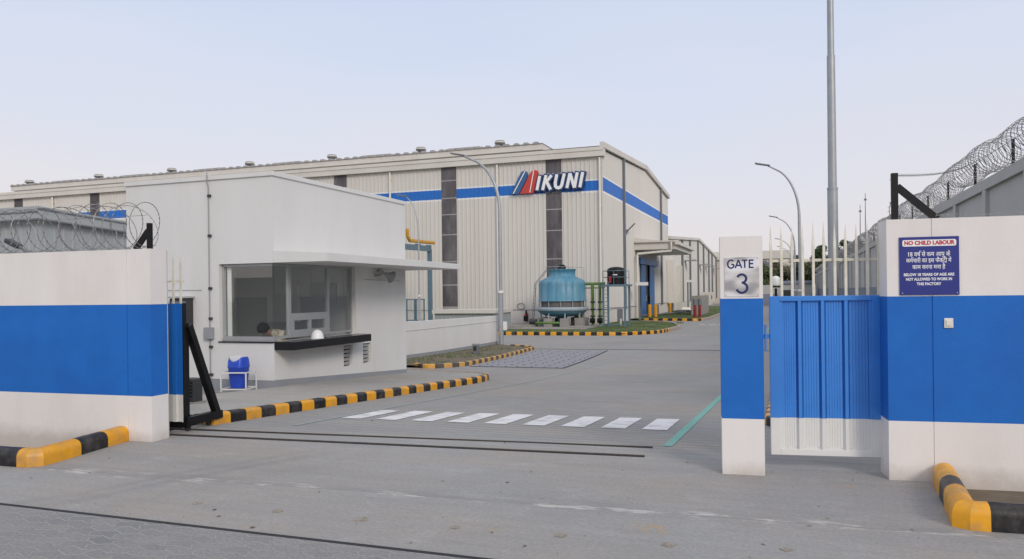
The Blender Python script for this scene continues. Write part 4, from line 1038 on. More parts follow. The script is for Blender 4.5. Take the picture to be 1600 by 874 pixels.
# ------------------------------------------------------------------ low wall behind the guardhouse
t_ = thing('low_wall', (-13.2, 27, -.8), 'low white wall running from the guardhouse corner back to the street lamp', 'wall')
mb = MB(); n_ = 8; Ya, Yb = 18.4, 34.3
def zz(y): return .70 - (y - 18) * .0085
for i in range(n_):
    a = Ya + (Yb - Ya) * i / n_; b_ = Ya + (Yb - Ya) * (i + 1) / n_
    for x, flip in ((-13.1, 0), (-13.3, 1)):
        mb.add([(x, a, -1.0), (x, b_, -1.0), (x, b_, zg(b_) + .21), (x, a, zg(a) + .21)], [(0, 1, 2, 3)], 1)
        mb.add([(x, a, zg(a) + .21), (x, b_, zg(b_) + .21), (x, b_, zz(b_)), (x, a, zz(a))], [(0, 1, 2, 3)], 0)
    mb.add([(-13.1, a, zz(a)), (-13.1, b_, zz(b_)), (-13.3, b_, zz(b_)), (-13.3, a, zz(a))], [(0, 1, 2, 3)], 0)
mb.add([(-13.1, Yb, -1), (-13.3, Yb, -1), (-13.3, Yb, zz(Yb)), (-13.1, Yb, zz(Yb))], [(0, 1, 2, 3)], 0)
mb.build('wall', ['house', 'houseg'], t_)
mb = MB(); mb.box(-13.10, -13.085, Ya, Yb, .30, .315); mb.build('groove', 'bwall', t_)
t_ = thing('garden_light', (-11.7, 28.2, -.75), 'small grey bollard light in the planting strip by the low wall', 'light')
MB().box(-11.80, -11.60, 28.1, 28.3, -.8, -.42).build('post', 'pipeg', t_, bevel=.01); MB().box(-11.82, -11.58, 28.08, 28.32, -.418, -.34).build('cap', 'galv', t_, bevel=.01); MB().box(-11.76, -11.64, 28.085, 28.098, -.62, -.45).build('lens', 'dark', t_)

# ------------------------------------------------------------------ street lamps
def lamp(x, y, z0, h, arm, label, group=None, r0=.085, box=True):
    t_ = thing('street_lamp', (x, y, z0), label, 'street lamp', group)
    hs = h * .70
    pts = [(x, y, z0), (x, y, z0 + h * .28)]; MB().tube(pts, r0, 12).build('base_section', 'galv', t_)
    MB().tube([(x, y, z0 + h * .28 - .05), (x, y, z0 + h * .28 + .06)], r0 * 1.15, 12).build('collar', 'lampw', t_)
    # upper pole curving into the arm
    up_ = [(x, y, z0 + h * .28)] + [(x, y, z0 + hs)]
    n_ = 14
    for k in range(1, n_ + 1):
        a = R(68) * min(1, k / n_ / .72); px_ = arm * .62 * (1 - math.cos(a)) / (1 - math.cos(R(68))); pz_ = (h - hs) * .88 * math.sin(a) / math.sin(R(68))
        if k / n_ > .72: q = (k / n_ - .72) / .28; px_ += arm * .38 * q; pz_ += (h - hs) * .12 * q
        up_.append((x - px_, y, z0 + hs + pz_))
    rs = [r0 * .72] * 2 + [r0 * (.68 - .32 * k / n_) for k in range(1, n_ + 1)]
    MB().tube(up_, rs, 10).build('pole', 'galv', t_)
    ex, ez = up_[-1][0], up_[-1][2]
    mb = MB(); mb.bar((ex + .1, y, ez), (ex - .62, y, ez + .16), .24, .07); mb.build('lamp_head', 'pipeg', t_, bevel=.02)
    MB().bar((ex - .1, y, ez + .012), (ex - .56, y, ez + .108), .18, .02).build('lens', 'lampw', t_)
    if box: MB().box(x + r0, x + r0 + .16, y - .08, y + .08, z0 + .75, z0 + 1.15).build('junction_box', 'lampw', t_, bevel=.01)
    return t_
lamp(-12.79, 33.95, -.85, 9.12, 1.85, 'tall street lamp with curved arm standing at the end of the low white wall', r0=.125)
lamp(-21.35, 42.5, -.85, 8.55, .85, 'slim street lamp rising behind the guardhouse canopy, short arm', r0=.07, box=False)
lp = lamp(.55, 40.8, -.85, 8.75, 1.45, 'nearest of the four street lamps beyond the spiked gate', 'street lamps along the right verge', box=False, r0=.10)
dup(lp, (0, 29.5, 0), 'second nearest of the four street lamps beyond the spiked gate')
dup(lp, (0, 60.5, 0), 'third of the four street lamps beyond the spiked gate, small in the distance')
dup(lp, (0, 79, 0), 'farthest of the four street lamps beyond the spiked gate')
# tall flag pole mast
t_ = thing('mast', (1.38, 26.9, -.75), 'very tall grey stepped steel mast rising out of view beyond the pedestrian gate', 'mast')
MB().tube([(1.38, 26.9, -.75), (1.38, 26.9, 4.9)], .16, 20).build('lower_section', 'galv', t_); MB().tube([(1.38, 26.9, 4.85), (1.38, 26.9, 9.2)], [.135, .125], 20).build('middle_section', 'galv', t_)
MB().tube([(1.38, 26.9, 9.15), (1.38, 26.9, 15)], [.105, .09], 20).build('upper_section', 'galv', t_)
mb = MB(); mb.tube([(1.38, 26.9, 2.55), (1.38, 26.9, 2.63)], .175, 20); mb.tube([(1.38, 26.9, 4.86), (1.38, 26.9, 4.93)], .168, 20); mb.build('collar', 'galv', t_)
MB().box(1.13, 1.63, 26.65, 27.15, -.8, -.62).build('base_plate', 'conc', t_)
# small lamp poking over the left wall
t_ = thing('flood_lamp', (-13.6, 11.6, 2.2), 'small dark floodlight on a bent pipe showing over the left wall', 'lamp')
mb = MB(); mb.tube([(-18.2, 14.4, -.3), (-18.2, 14.4, 2.5), (-18.3, 14.4, 2.75), (-18.75, 14.4, 3.02)], .04, 8); mb.build('pole', 'pipeg', t_); mb = MB(); mb.bar((-18.72, 14.4, 3.0), (-19.15, 14.4, 3.18), .2, .12); mb.build('lamp_head', 'dark', t_, bevel=.02)

# ------------------------------------------------------------------ factory hall
FY, FX, FX0 = 55.8, -12.92, -92.0
ZE = 11.68
f_ = thing('factory_hall', (-50, 70, -.85), 'large cream ribbed metal factory hall with blue stripe and raised roof', 'factory')
strips = [(-73.2, -72.0), (-63.1, -61.9), (-53.9, -52.7), (-44.8, -43.6), (-35.9, -34.65), (-25.97, -24.65), (-17.25, -16.0)]
strips = [s_ for s_ in strips]
mb = MB(frame(0, FY, 0)); rows = [(.36, 9.04, 0), (9.04, 9.18, 2), (9.18, 9.93, 1), (9.93, 10.05, 2), (10.05, ZE, 0)]
cur = FX0
for a, b_ in strips + [(FX, FX)]:
    clad(mb, cur, a, rows, .36, .05, rib=.12); cur = b_
o_ = mb.build('front_cladding', ['cream', 'cblue', 'cwhite'], f_)
for a, b_ in strips:
    bot = 0.55 if a != -17.25 else 3.0
    if a == -17.25: bot = .55
    mb = MB(frame(0, FY, 0)); z = bot; k = 0; rws = []
    cuts = [bot, 2.3, 4.15, 6.3, 7.9, 9.2, 10.6, ZE]
    for z0, z1 in zip(cuts, cuts[1:]): rws.append((z0 + .08, z1, 0)); rws.append((z0, z0 + .08, 1))
    clad(mb, a, b_, rws, .22, .04, rib=.09)
    if bot > .36: mb.box(a, b_, -.02, .05, .36, bot, 1)
    mb.build('window', ['strip', 'stripl'], f_)
mb = MB(); mb.box(FX0, FX, FY - .03, FY + .3, -1.0, .33); mb.box(FX - .3, FX + .03, FY + .3, 70.9, -1.0, .33); mb.box(FX - .3, FX + .03, 78.2, 88.9, -1, .33); mb.build('plinth_wall', 'plinthw', f_)
mb = MB(); mb.box(FX0, FX + .06, FY - .08, FY - .001, .33, .36); mb.box(FX + .001, FX + .08, FY, 70.9, .33, .36); mb.box(FX + .001, FX + .08, 78.2, 88.9, .33, .36); mb.build('drip_flashing', 'pipeg', f_)
# gable end facing the driveway: local x = +Y
def ztop(y): return 12.45 + (y - FY) * (13.5 - 12.45) / 18.2 if y < 74 else 13.5 - (y - 74) * (13.5 - 12.4) / 14.9
mb = MB(frame(FX, FY, 90)); rr = [(.36, 4.65, 0), (4.65, 9.04, 0), (9.04, 9.18, 2), (9.18, 10.2, 1), (10.2, 10.32, 2), (10.32, 15, 0)]
mb.mx = Matrix(((0, 1, 0, FX), (1, 0, 0, FY), (0, 0, 1, 0), (0, 0, 0, 1)))   # local y -> +X negative ribs face +X
mb.mx = Matrix(((0, -1, 0, FX), (1, 0, 0, FY), (0, 0, 1, 0), (0, 0, 0, 1)))
top = lambda u: ztop(FY + u) - .25
clad(mb, 0, 15.1, rr, .36, .05, top, .12); clad(mb, 15.1, 22.4, rr[1:], .36, .05, top, .12); clad(mb, 22.4, 33.1, rr, .36, .05, top, .12)
mb.build('gable_cladding', ['cladg', 'cblue', 'cwhite'], f_)
mb = MB(); mb.box(FX - .02, FX + .06, FY - .06, FY + .12, .36, ZE); mb.build('corner_trim', 'creamf', f_)
# eaves and gable trims
mb = MB(); mb.box(FX0, FX + .22, FY - .35, FY + .4, ZE, 12.28); mb.box(FX0, FX + .25, FY - .40, FY - .355, 12.10, 12.36)
for (y0, y1) in ((FY - .4, 74), (74, 89.1)):
    mb.bar((FX + .12, y0, ztop(y0) + .06), (FX + .12, y1, ztop(y1) + .06), .28, .42)
mb.build('eaves', 'creamf', f_)
mb = MB(); mb.add([(FX0, FY - .2, 12.32), (FX, FY - .2, 12.45), (FX, 74, 13.6), (FX0, 74, 13.6)], [(0, 1, 2, 3)]); mb.add([(FX0, 74, 13.6), (FX, 74, 13.6), (FX, 89.1, 12.4), (FX0, 89.1, 12.4)], [(0, 1, 2, 3)]); mb.build('roof', 'roof', f_)
mb = MB(); mb.box(FX0, FX, 88.8, 88.9, -.85, 12.3); mb.box(FX0, FX0 + .1, FY, 88.8, -.85, 12.3); mb.build('rear_wall', 'cream', f_)
# raised roof monitor
MX0, MX1, MY0, MY1 = -83.6, -20.1, 63.8, 84.0
mo = MB().box(MX0, MX1, MY0, MY1, 12.8, 14.05).build('roof_monitor', 'creamf', f_)
mb = MB(); mb.box(MX0 - .2, MX1 + .2, MY0 - .3, MY1 + .3, 14.05, 14.55); mb.build('monitor_fascia', 'creamf', mo)
mb = MB(); x = MX0 - .2; 
while x < MX1 + .1: mb.prism([(x, 14.56), (x + .18, 14.74), (x + .5, 14.74), (x + .68, 14.56)], MY0 - .42, MY1); x += .9
mb.box(MX0 - .25, MX1 + .25, MY0 - .38, MY1, 14.552, 14.60); mb.build('monitor_roof', 'roof', mo)
for k, u in enumerate((-24.15, -32.0, -41.6, -51.3, -61.3, -71.5, -82.0)):
    mb = MB(); c_ = (u, 64.4, 14.72); mb.lathe([(.28, -.3), (.30, .22), (.46, .26), (.48, .46), (.40, .56), (.01, .60)], c_, 16); vv = mb.build('ventilator', 'roofg', mo)
    mb = MB(); mb.lathe([(.48, .36), (.495, .41), (.48, .46)], c_, 16); mb.build('ventilator_rim', 'creamf', vv)
for u in (-27.5, -36.5, -46.5, -56, -66, -76):
    MB().prism([(u - 2.0, 14.74), (u - 1.5, 14.86), (u + 1.5, 14.86), (u + 2.0, 14.74)], 63.9, 70).build('skylight', 'stripl', mo)
# downpipes
for x in (-12.98 - .05, -21.15, -30.5, -39.7, -48.9, -58.2, -67.8, -77.5):
    mb = MB(); mb.tube([(x, FY - .16, -.8), (x, FY - .16, 11.6)], .085, 10)
    for z in (2, 5, 8, 11): mb.box(x - .12, x + .12, FY - .12, FY - .002, z, z + .05)
    mb.build('downpipe', 'pipew', f_)
for y in (63.3, 83.1):
    mb = MB(); mb.box(FX + .055, FX + .25, y - .14, y + .14, .2, ztop(y) - .2); mb.build('gable_post', 'pipeg', f_)
# sliding door, dark gap and head track
MB().box(FX - 8, FX - .05, 70.9, 78.2, -.84, 4.6).build('door_recess', 'dark', f_)
for a, b_ in ((70.9, 73.2), (75.6, 78.2)):
    dr = MB().box(FX + .08, FX + .16, a, b_, -.82, 4.15).build('door', 'doorb', f_); MB().box(FX + .161, FX + .2, (b_ if a < 72 else a) - .12, (b_ if a < 72 else a) + .12, .7, 1.3).build('handle', 'galv', dr)
MB().box(FX + .07, FX + .34, 69.8, 79.6, 4.17, 4.72).build('door_track', 'doorb', f_)
# canopy over the door
mb = MB(); v = [(-12.86, 68.2, 5.35), (-9.3, 68.2, 5.35), (-9.3, 68.2, 5.95), (-12.86, 68.2, 6.42), (-12.86, 80.5, 5.35), (-9.3, 80.5, 5.35), (-9.3, 80.5, 5.95), (-12.86, 80.5, 6.42)]
mb.add(v, [(0, 1, 2, 3), (7, 6, 5, 4), (0, 4, 5, 1), (1, 5, 6, 2), (2, 6, 7, 3), (3, 7, 4, 0)]); cn = mb.build('door_canopy', 'creamf', f_)
mb = MB(); mb.box(-9.28, -9.0, 67.9, 80.8, 5.72, 6.0); mb.box(-12.86, -8.95, 67.95, 68.15, 5.98, 6.10); mb.build('gutter', 'creamf', cn)
mb = MB(); mb.tube([(-9.6, 68.0, 5.95), (-9.6, 68.0, 5.2), (-12.55, 68.0, 5.0), (-12.6, 68.0, 4.8), (-12.6, 68.0, -.75)], .11, 8); mb.build('canopy_pipe', 'pipew', cn)
mb = MB(); mb.box(FX + .04, FX + .07, 60.6, 62.6, -.75, .25); mb.box(FX + .04, FX + .07, 79.7, 81.4, -.75, .25); mb.build('vent_grille', 'pipeg', f_)
MB().box(FX + .06, FX + .22, 64.4, 64.8, 6.6, 6.9).build('wall_lamp', 'galv', f_)
mb = MB(); mb.bar((FX + .1, 64.4, 6.7), (FX + .9, 64.0, 7.35), .1, .06); mb.build('wall_lamp_arm', 'pipeg', f_)

# the company sign
FZ = FY - .32
def sp_(u, v):    # sign drawing coordinates -> metres on the facade
    x = -19.99 + (u - 215) / 1200 * 6.00; zb_ = 9.20 + (x + 20) * .006; return (x, zb_ + (590 - (v + (u - 215) * .044)) / 430 * 1.74)
t_ = thing('company_sign', (-17.1, FZ, 9), 'large sign reading MIKUNI high on the factory front', 'sign')
def poly_sign(pts, y0, y1, matn, nm, mb=None):
    mb = mb or MB(); mb.prism([sp_(*p) for p in pts], y0, y1); mb.build(nm, matn, t_, recalc=True)
poly_sign([(215, 583), (350, 580), (485, 285), (490, 215), (478, 165), (455, 152), (420, 152), (392, 172)], FZ, FZ + .28, 'sblue', 'blue_blade')
poly_sign([(366, 578), (585, 572), (660, 190), (652, 155), (625, 142), (590, 146), (560, 165), (520, 230), (450, 400)], FZ - .02, FZ + .28, 'sred', 'red_blade')
mb = MB(); ribbon(mb, [sp_(262, 575), sp_(455, 160)], .07, FZ - .035, FZ - .001); ribbon(mb, [sp_(530, 560), sp_(597, 148)], .06, FZ - .05, FZ - .021); mb.build('blade_line', 'swhite', t_)
strokes = [[(644, 522), (692, 255)], [(735, 522), (792, 245)], [(880, 250), (790, 380)], [(800, 370), (862, 518)],
           [(962, 236), (935, 400), (938, 455), (955, 482), (985, 490), (1015, 478), (1035, 445), (1078, 226)],
           [(1115, 498), (1166, 225)], [(1166, 228), (1232, 494)], [(1232, 494), (1278, 215)], [(1315, 490), (1362, 214)]]
mb = MB()
for k, s_ in enumerate(strokes):
    q = [sp_(*p) for p in s_]; a = Vector(q[0]); b_ = Vector(q[1]); a2 = a + (a - b_).normalized() * .08; q[0] = tuple(a2); a = Vector(q[-1]); b_ = Vector(q[-2]); q[-1] = tuple(a + (a - b_).normalized() * .10)
    ribbon(mb, q, .41, FZ - .0 - k * .002, FZ + .28)
    # thickness shadow block lower right like the photograph
    ribbon(mb, [(x + .025, z - .03) for x, z in q], .40, FZ + .03 + k * .002, FZ + .28)
mb.build('letter_backing', 'snavy', t_)
mb = MB()
for k, s_ in enumerate(strokes): ribbon(mb, [sp_(*p) for p in s_], .225, FZ - .06 - k * .002, FZ - .021)
mb.build('lettering', 'swhite', t_)

# ------------------------------------------------------------------ second hall
f2 = thing('rear_factory_hall', (-20, 120, -.85), 'lower cream factory hall behind the big hall, with dark posts on its side', 'factory')
F2Y, F2Y1 = 89.2, 158.0
def zt3(y): return 7.7 + (y - F2Y) * (9.4 - 7.7) / 31 if y < 120.2 else 9.4 - (y - 120.2) * (9.4 - 7.5) / 37.8
mb = MB(); mb.mx = Matrix(((0, -1, 0, FX), (1, 0, 0, F2Y), (0, 0, 1, 0), (0, 0, 0, 1)))
clad(mb, 0, F2Y1 - F2Y, [(.3, 12, 0)], .5, .05, lambda u: zt3(F2Y + u), .14); mb.build('side_cladding', 'cladg', f2)
mb = MB(); mb.box(FX - 30, FX + .02, F2Y, F2Y1, -.95, .3); mb.build('plinth_wall', 'plinthw', f2)
mb = MB()
for a, b_ in ((F2Y, 120.2), (120.2, F2Y1)): mb.bar((FX + .12, a, zt3(a) + .1), (FX + .12, b_, zt3(b_) + .1), .3, .34)
mb.build('eaves', 'creamf', f2)
mb = MB(); mb.add([(FX, F2Y, 7.8), (FX - 30, F2Y, 7.8), (FX - 30, 120.2, 9.5), (FX, 120.2, 9.5)], [(0, 1, 2, 3)]); mb.add([(FX, 120.2, 9.5), (FX - 30, 120.2, 9.5), (FX - 30, F2Y1, 7.6), (FX, F2Y1, 7.6)], [(0, 1, 2, 3)]); mb.add([(FX, F2Y1, -.9), (FX - 30, F2Y1, -.9), (FX - 30, F2Y1, 7.6), (FX, F2Y1, 7.6)], [(0, 1, 2, 3)]); mb.build('roof', 'roof', f2)
for y in (100.3, 108.5, 118.5, 126.5, 135, 141, 149, 155): MB().box(FX + .06, FX + .3, y - .15, y + .15, .2, zt3(y)).build('wall_post', 'pipeg', f2)
for y in (104, 122, 131, 145):
    mb = MB(); mb.box(FX + .1, FX + 1.5, y - .9, y + .9, 5.6, 5.72); mb.bar((FX + .1, y, 6.2), (FX + 1.4, y, 5.75), .06, .06); mb.build('hood', 'galv', f2)
# cream shaft between the halls
t_ = thing('cable_shaft', (-12.3, 90, -.85), 'cream vertical shaft with ducts between the two factory halls', 'shaft')
MB().box(-12.86, -12.2, 87.4, 92.2, .3, 5.2).build('casing', 'pipew', t_); MB().box(-12.199, -11.7, 90.2, 91.9, -.7, 4.6).build('duct', 'creamf', t_)
mb = MB(); mb.tube([(-11.9, 91.4, -.5), (-10.9, 91.6, -.5), (-10.8, 91.6, -.85)], .22, 10); mb.build('elbow', 'pipew', t_)

# T-shaped light posts by the halls
def tlight(x, y, label, h=4.3):
    t_ = thing('strip_light_post', (x, y, -.75), label, 'light', 'strip light posts by the factory halls')
    MB().tube([(x, y, -.75), (x, y, h - .9)], .09, 8).build('post', 'pipeg', t_); MB().box(x - .28, x + .75, y - .15, y + .15, h - .9, h - .62).build('tube_housing', 'lampw', t_)
tlight(-11.95, 65.2, 'white strip light on a dark post left of the blue sliding door', 3.05)
tlight(-11.6, 96, 'white strip light on a thin post in front of the lower rear hall', 3.6)
# bollards by the door
for i, (x, y, lb) in enumerate(((-12.1, 71.2, 'orange bollard in front of the blue door, leftmost of three'), (-11.6, 71.4, 'orange bollard in front of the dark door gap, middle of three'), (-11.3, 78.6, 'orange bollard at the right jamb of the blue door, rightmost of three'))):
    t_ = thing('bollard', (x, y, -.85), lb, 'bollard', 'orange bollards at the factory door')
    MB().tube([(x, y, -.85), (x, y, .35)], .17, 12).build('post', 'orange', t_); mb = MB(); mb.lathe([(.17, 0), (.12, .07), (.01, .1)], (x, y, .35), 12); mb.build('cap', 'orange', t_)
# hydrants
for x, y, lb in ((-7.85, 69.9, 'red hydrant stand with dark top, left one of the pair on the grass corner'), (-7.55, 71.0, 'red hydrant stand with dark top, right one of the pair on the grass corner')):
    t_ = thing('hydrant', (x, y, -.75), lb, 'hydrant', 'red hydrants on the grass corner')
    MB().tube([(x, y, -.75), (x, y, .35)], .13, 12).build('column', 'red', t_); MB().tube([(x, y, .352), (x, y, .92)], .17, 12).build('head', 'pipeg', t_)
    mb = MB(); mb.tube([(x, y - .1, .05), (x, y - .3, .05)], .08, 8); mb.build('outlet', 'red', t_)
# block screen and units
mb = MB(); mb.box(-8.9, -8.0, 76.0, 84.0, -.75, 1.15)
mb.build('block_screen', 'conc', None, 'plain grey concrete block screen behind the red hydrants', 'wall', bevel=.01)
for k, (x, y) in enumerate(((-11.8, 118), (-11.8, 124))):
    t_ = thing('air_conditioner', (x, y, -.7), 'cream outdoor air conditioner by the rear hall, %s one' % ('nearer', 'farther')[k], 'air conditioner', 'air conditioners by the rear hall')
    MB().box(x - .5, x + .9, y - .4, y + .4, -.2, 1.4).build('casing', 'creamf', t_, bevel=.03); MB().tube([(x + .2, y - .401, .6), (x + .2, y - .43, .6)], .42, 16).build('fan_grille', 'pipeg', t_)
# ground pipes on the second island
mb = MB(); mb.tube([(-12.6, 70, -.55), (-10.6, 80, -.55), (-9.5, 100, -.55)], .07, 8); mb.tube([(-11.5, 84, -.5), (-8.8, 84, -.5)], .1, 8)
mb.build('ground_pipe', 'pipeg', None, 'grey pipes lying along the grass beside the factory plinth', 'pipe')
mb = MB(); mb.tube([(-10.95, 52.6, -.72), (-10.95, 52.6, -.22)], .07, 8); mb.build('marker_post', 'lampw', None, 'short white marker post on the grass left of the sliding door', 'post')
# fire extinguisher with hose hoop
t_ = thing('fire_extinguisher', (-18.9, FY - .3, -.5), 'red and black fire extinguisher hanging on the factory plinth left of the cooling tower', 'extinguisher')
MB().tube([(-18.85, FY - .25, -.55), (-18.85, FY - .25, .05)], .14, 12).build('cylinder', 'red', t_); MB().tube([(-18.85, FY - .25, .05), (-18.85, FY - .25, .3)], [.1, .05], 10).build('valve', 'black', t_)
MB().box(-19.02, -18.68, FY - .42, FY - .38, -.50, -.12).build('tag', 'black', t_)
mb = MB(); pts = [(-19.3 + .32 * math.cos(a), FY - .12, .62 + .22 * math.sin(a)) for a in [k * .5 for k in range(13)]]; mb.tube(pts, .022, 5); mb.build('hose_loop', 'dark', t_)

# ------------------------------------------------------------------ cooling tower
cx_, cy_ = -14.85, 51.6
t_ = thing('cooling_tower', (cx_, cy_, -.75), 'round light blue fluted cooling tower on concrete blocks in front of the factory', 'cooling tower')
fl = lambda j: 1.0 if j % 6 else .955
mb = MB(); mb.lathe([(.98, 3.26), (.98, 3.16), (.93, 3.14), (.93, 2.82), (1.02, 2.70), (1.25, 2.60), (1.48, 2.50), (1.60, 2.40), (1.635, 2.22), (1.64, 1.12), (1.68, 1.10), (1.68, 1.04)], (cx_, cy_, 0), 96, flute=fl); mb.build('shell', 'tower', t_)
mb = MB(); mb.lathe([(.98, 3.26), (.86, 3.25), (.86, 2.9), (.01, 2.9)], (cx_, cy_, 0), 32); mb.build('fan_throat', 'dark', t_)
mb = MB(); mb.lathe([(1.52, 1.10), (1.52, .6)], (cx_, cy_, 0), 32); mb.build('louvre_band', 'towerd', t_)
mb = MB()
for k in range(12): a = k * math.pi / 6 + .2; mb.tube([(cx_ + 1.62 * math.cos(a), cy_ + 1.62 * math.sin(a), .6), (cx_ + 1.62 * math.cos(a), cy_ + 1.62 * math.sin(a), 1.08)], .03, 6)
mb.build('louvre_posts', 'towerrim', t_)
mb = MB(); mb.lathe([(1.70, .64), (1.80, .63), (1.80, .40), (1.72, .38)], (cx_, cy_, 0), 48); mb.build('basin_rim', 'towerrim', t_)
mb = MB(); mb.lathe([(1.72, .38), (1.62, .26), (1.25, .08), (.8, -.02), (.32, -.06), (.30, -.65)], (cx_, cy_, 0), 48); mb.build('basin', 'tower', t_)
mb = MB(); mb.tube([(cx_, cy_, 3.1), (cx_, cy_, 3.5)], .20, 12); mb.lathe([(.28, 3.25), (.30, 3.42), (.2, 3.56), (.01, 3.6)], (cx_, cy_, 0), 14); mb.build('motor', 'black', t_)
for k in range(8):
    a = k * math.pi / 4 + .39; lx, ly = cx_ + 1.5 * math.cos(a), cy_ + 1.5 * math.sin(a)
    MB().tube([(lx, ly, -.13), (lx, ly, .42)], .055, 8).build('leg', 'towerrim', t_)
    MB().box(lx - .30, lx + .30, ly - .25, ly + .25, -.7, -.12).build('block', 'conc', t_, bevel=.02)
mb = MB()
for s_ in (0, .35): mb.tube([(cx_ - 2.05, cy_ - .6 + s_, -.65), (cx_ - 1.82, cy_ - .6 + s_, 2.25), (cx_ - 1.0, cy_ - .35 + s_, 3.3)], .025, 6)
for k in range(11): z = -.4 + k * .26; x = cx_ - 2.05 + .23 * (z + .65) / 2.9; mb.tube([(x, cy_ - .6, z), (x, cy_ - .25, z)], .015, 5)
mb.build('ladder', 'pipeg', t_)
mb = MB(); mb.tube([(cx_ - 1.1, cy_ - .3, 3.42), (cx_ - .2, cy_ - .9, 3.42), (cx_ + 1.62, cy_ - .2, 3.35)], .022, 6); mb.tube([(cx_ + 1.62, cy_ - .2, 2.3), (cx_ + 1.62, cy_ - .2, 3.35)], .022, 6); mb.build('handrail', 'galv', t_)
# green pipework
t_ = thing('pipework', (-12.7, 52.6, -.75), 'green water pipes with black valves right of the cooling tower', 'pipes')
for pts, r_ in (([(cx_ + 1.6, cy_ + .2, 2.22), (-11.85, cy_ + .2, 2.22)], .10), ([(cx_ + 1.6, cy_ + .2, 1.93), (-11.85, cy_ + .2, 1.93)], .04), ([(-12.72, cy_ + .2, 2.22), (-12.72, cy_ + .2, -.62)], .10), ([(-12.2, cy_ + .2, 2.22), (-12.2, cy_ + .2, -.62)], .10),
                ([(-16.3, 50.2, -.58), (-16.3, 50.0, -.42), (-14.7, 50.0, -.42), (-14.2, 50.5, -.55)], .085), ([(-14.2, 52.9, -.5), (-14.2, 52.9, .3)], .16), ([(-13.85, 52.9, -.5), (-13.85, 52.9, .3)], .12)):
    MB().tube(pts, r_, 10).build('pipe', 'green', t_)
for x in (-12.72, -12.2):
    for z in (.95, .45, -.02):
        mb = MB(); mb.tube([(x, cy_ + .2, z - .05), (x, cy_ + .2, z + .05)], .17, 12); mb.build('flange', 'dark', t_)
    mb = MB(); mb.tube([(x - .16, cy_ + .05, -.32), (x + .16, cy_ + .05, -.32)], .17, 10); mb.build('valve', 'black', t_)
for x, y, pl in ((-16.6, 50.4, 'leftmost dark motor pump at the foot of the cooling tower, beside the ladder'), (-16.0, 50.9, 'dark motor pump just right of the ladder foot under the cooling tower'), (-15.4, 52.5, 'dark motor pump behind the blocks under the middle of the cooling tower')):
    t_ = thing('pump', (x, y, -.7), pl, 'pump', 'pumps under the cooling tower')
    MB().tube([(x - .25, y, -.35), (x + .22, y, -.35)], .19, 12).build('motor', 'dark', t_); MB().box(x - .3, x + .3, y - .2, y + .2, -.70, -.56).build('base', 'conc', t_)
# tank platform
px0, px1, py0, py1 = -11.68, -10.22, 50.5, 52.0
t_ = thing('tank_platform', (-11, 51.2, -.7), 'grey blue steel platform with ladder and handrail carrying the black water tank', 'platform')
for x, y in ((px0, py0), (px1, py0), (px0, py1), (px1, py1)): MB().bar((x, y, -.7), (x, y, 2.0), .12, .12).build('leg', 'steelb', t_)
MB().box(px0 - .12, px1 + .2, py0 - .1, py1 + .1, 2.0, 2.14).build('deck', 'steelb', t_)
mb = MB()
for z in (2.62, 3.05): mb.tube([(px0, py1, z), (px0, py0, z), (px1, py0, z), (px1, py1, z)], .022, 6)
for x, y in ((px0, py0), (-10.95, py0), (px1, py0), (px0, py1), (px1, py1)): mb.tube([(x, y, 2.14), (x, y, 3.06)], .022, 6)
mb.build('handrail', 'steelb', t_)
mb = MB()
for x in (px0 + .05, px0 + .42): mb.tube([(x, py0 - .22, -.7), (x, py0 - .14, 2.3)], .03, 6)
for k in range(11): z = -.5 + k * .25; mb.tube([(px0 + .05, py0 - .21 + .02 * k / 10, z), (px0 + .42, py0 - .21 + .02 * k / 10, z)], .018, 5)
mb.bar((px0, py0, -.55), (px1, py0, -.55), .05, .08); mb.bar((px0, py0, 0.6), (px1, py0, .6), .015, .03); mb.build('ladder', 'steelb', t_)
t_ = thing('water_tank', (-10.95, 51.3, 2.14), 'black plastic water tank on the steel platform', 'tank')
mb = MB(); mb.lathe([(.60, 0), (.62, .1), (.60, .22), (.62, .34), (.60, .46), (.62, .6), (.60, .72), (.62, .9), (.58, 1.05), (.4, 1.15), (.2, 1.18), (.01, 1.2)], (-10.95, 51.3, 2.14), 28); mb.build('body', 'black', t_)
MB().box(-11.05, -10.75, 50.66, 50.69, 2.75, 2.82).build('label', 'swhite', t_); MB().box(-11.26, -11.10, 50.42, 50.45, 2.25, 2.7).build('tag', 'red', t_)
# mat of concrete pads
for x0, x1, y0 in ((-13.6, -12.0, 48.4), (-18.4, -17.0, 48.6)): MB().box(x0, x1, y0, y0 + .9, -.70, -.58).build('concrete_pad', 'conc', kind='structure')

# ------------------------------------------------------------------ yard behind the low wall
t_ = thing('pipe_gantry', (-25, 48, -.85), 'blue steel gantry carrying a yellow pipe behind the guardhouse', 'gantry')
for x, y in ((-24.25, 50), (-26.0, 47.5), (-24.25, 40)): MB().box(x - .13, x + .13, y - .13, y + .13, -.85, 4.85).build('column', 'steelb', t_)
mb = MB(); mb.bar((-24.25, 40, 4.78), (-24.25, 50.1, 4.90), .2, .38); mb.bar((-26.2, 47.5, 4.9), (-24.3, 49.8, 4.9), .16, .2); mb.build('beam', 'steelb', t_)
mb = MB(); mb.tube([(-24.3, 46.7, 6.1), (-24.3, 46.7, 5.6), (-24.3, 47.0, 5.32), (-24.2, 50.6, 5.36)], .12, 12); mb.build('pipe', 'yellow', t_)
for y in (45.6, 48.2, 49.9): MB().box(-24.45, -24.1, y - .1, y + .1, 4.95, 5.16).build('saddle', 'steelb', t_)
t_ = thing('mesh_gate', (-23.4, 46.5, -.85), 'blue framed mesh yard gate behind the low wall', 'gate')
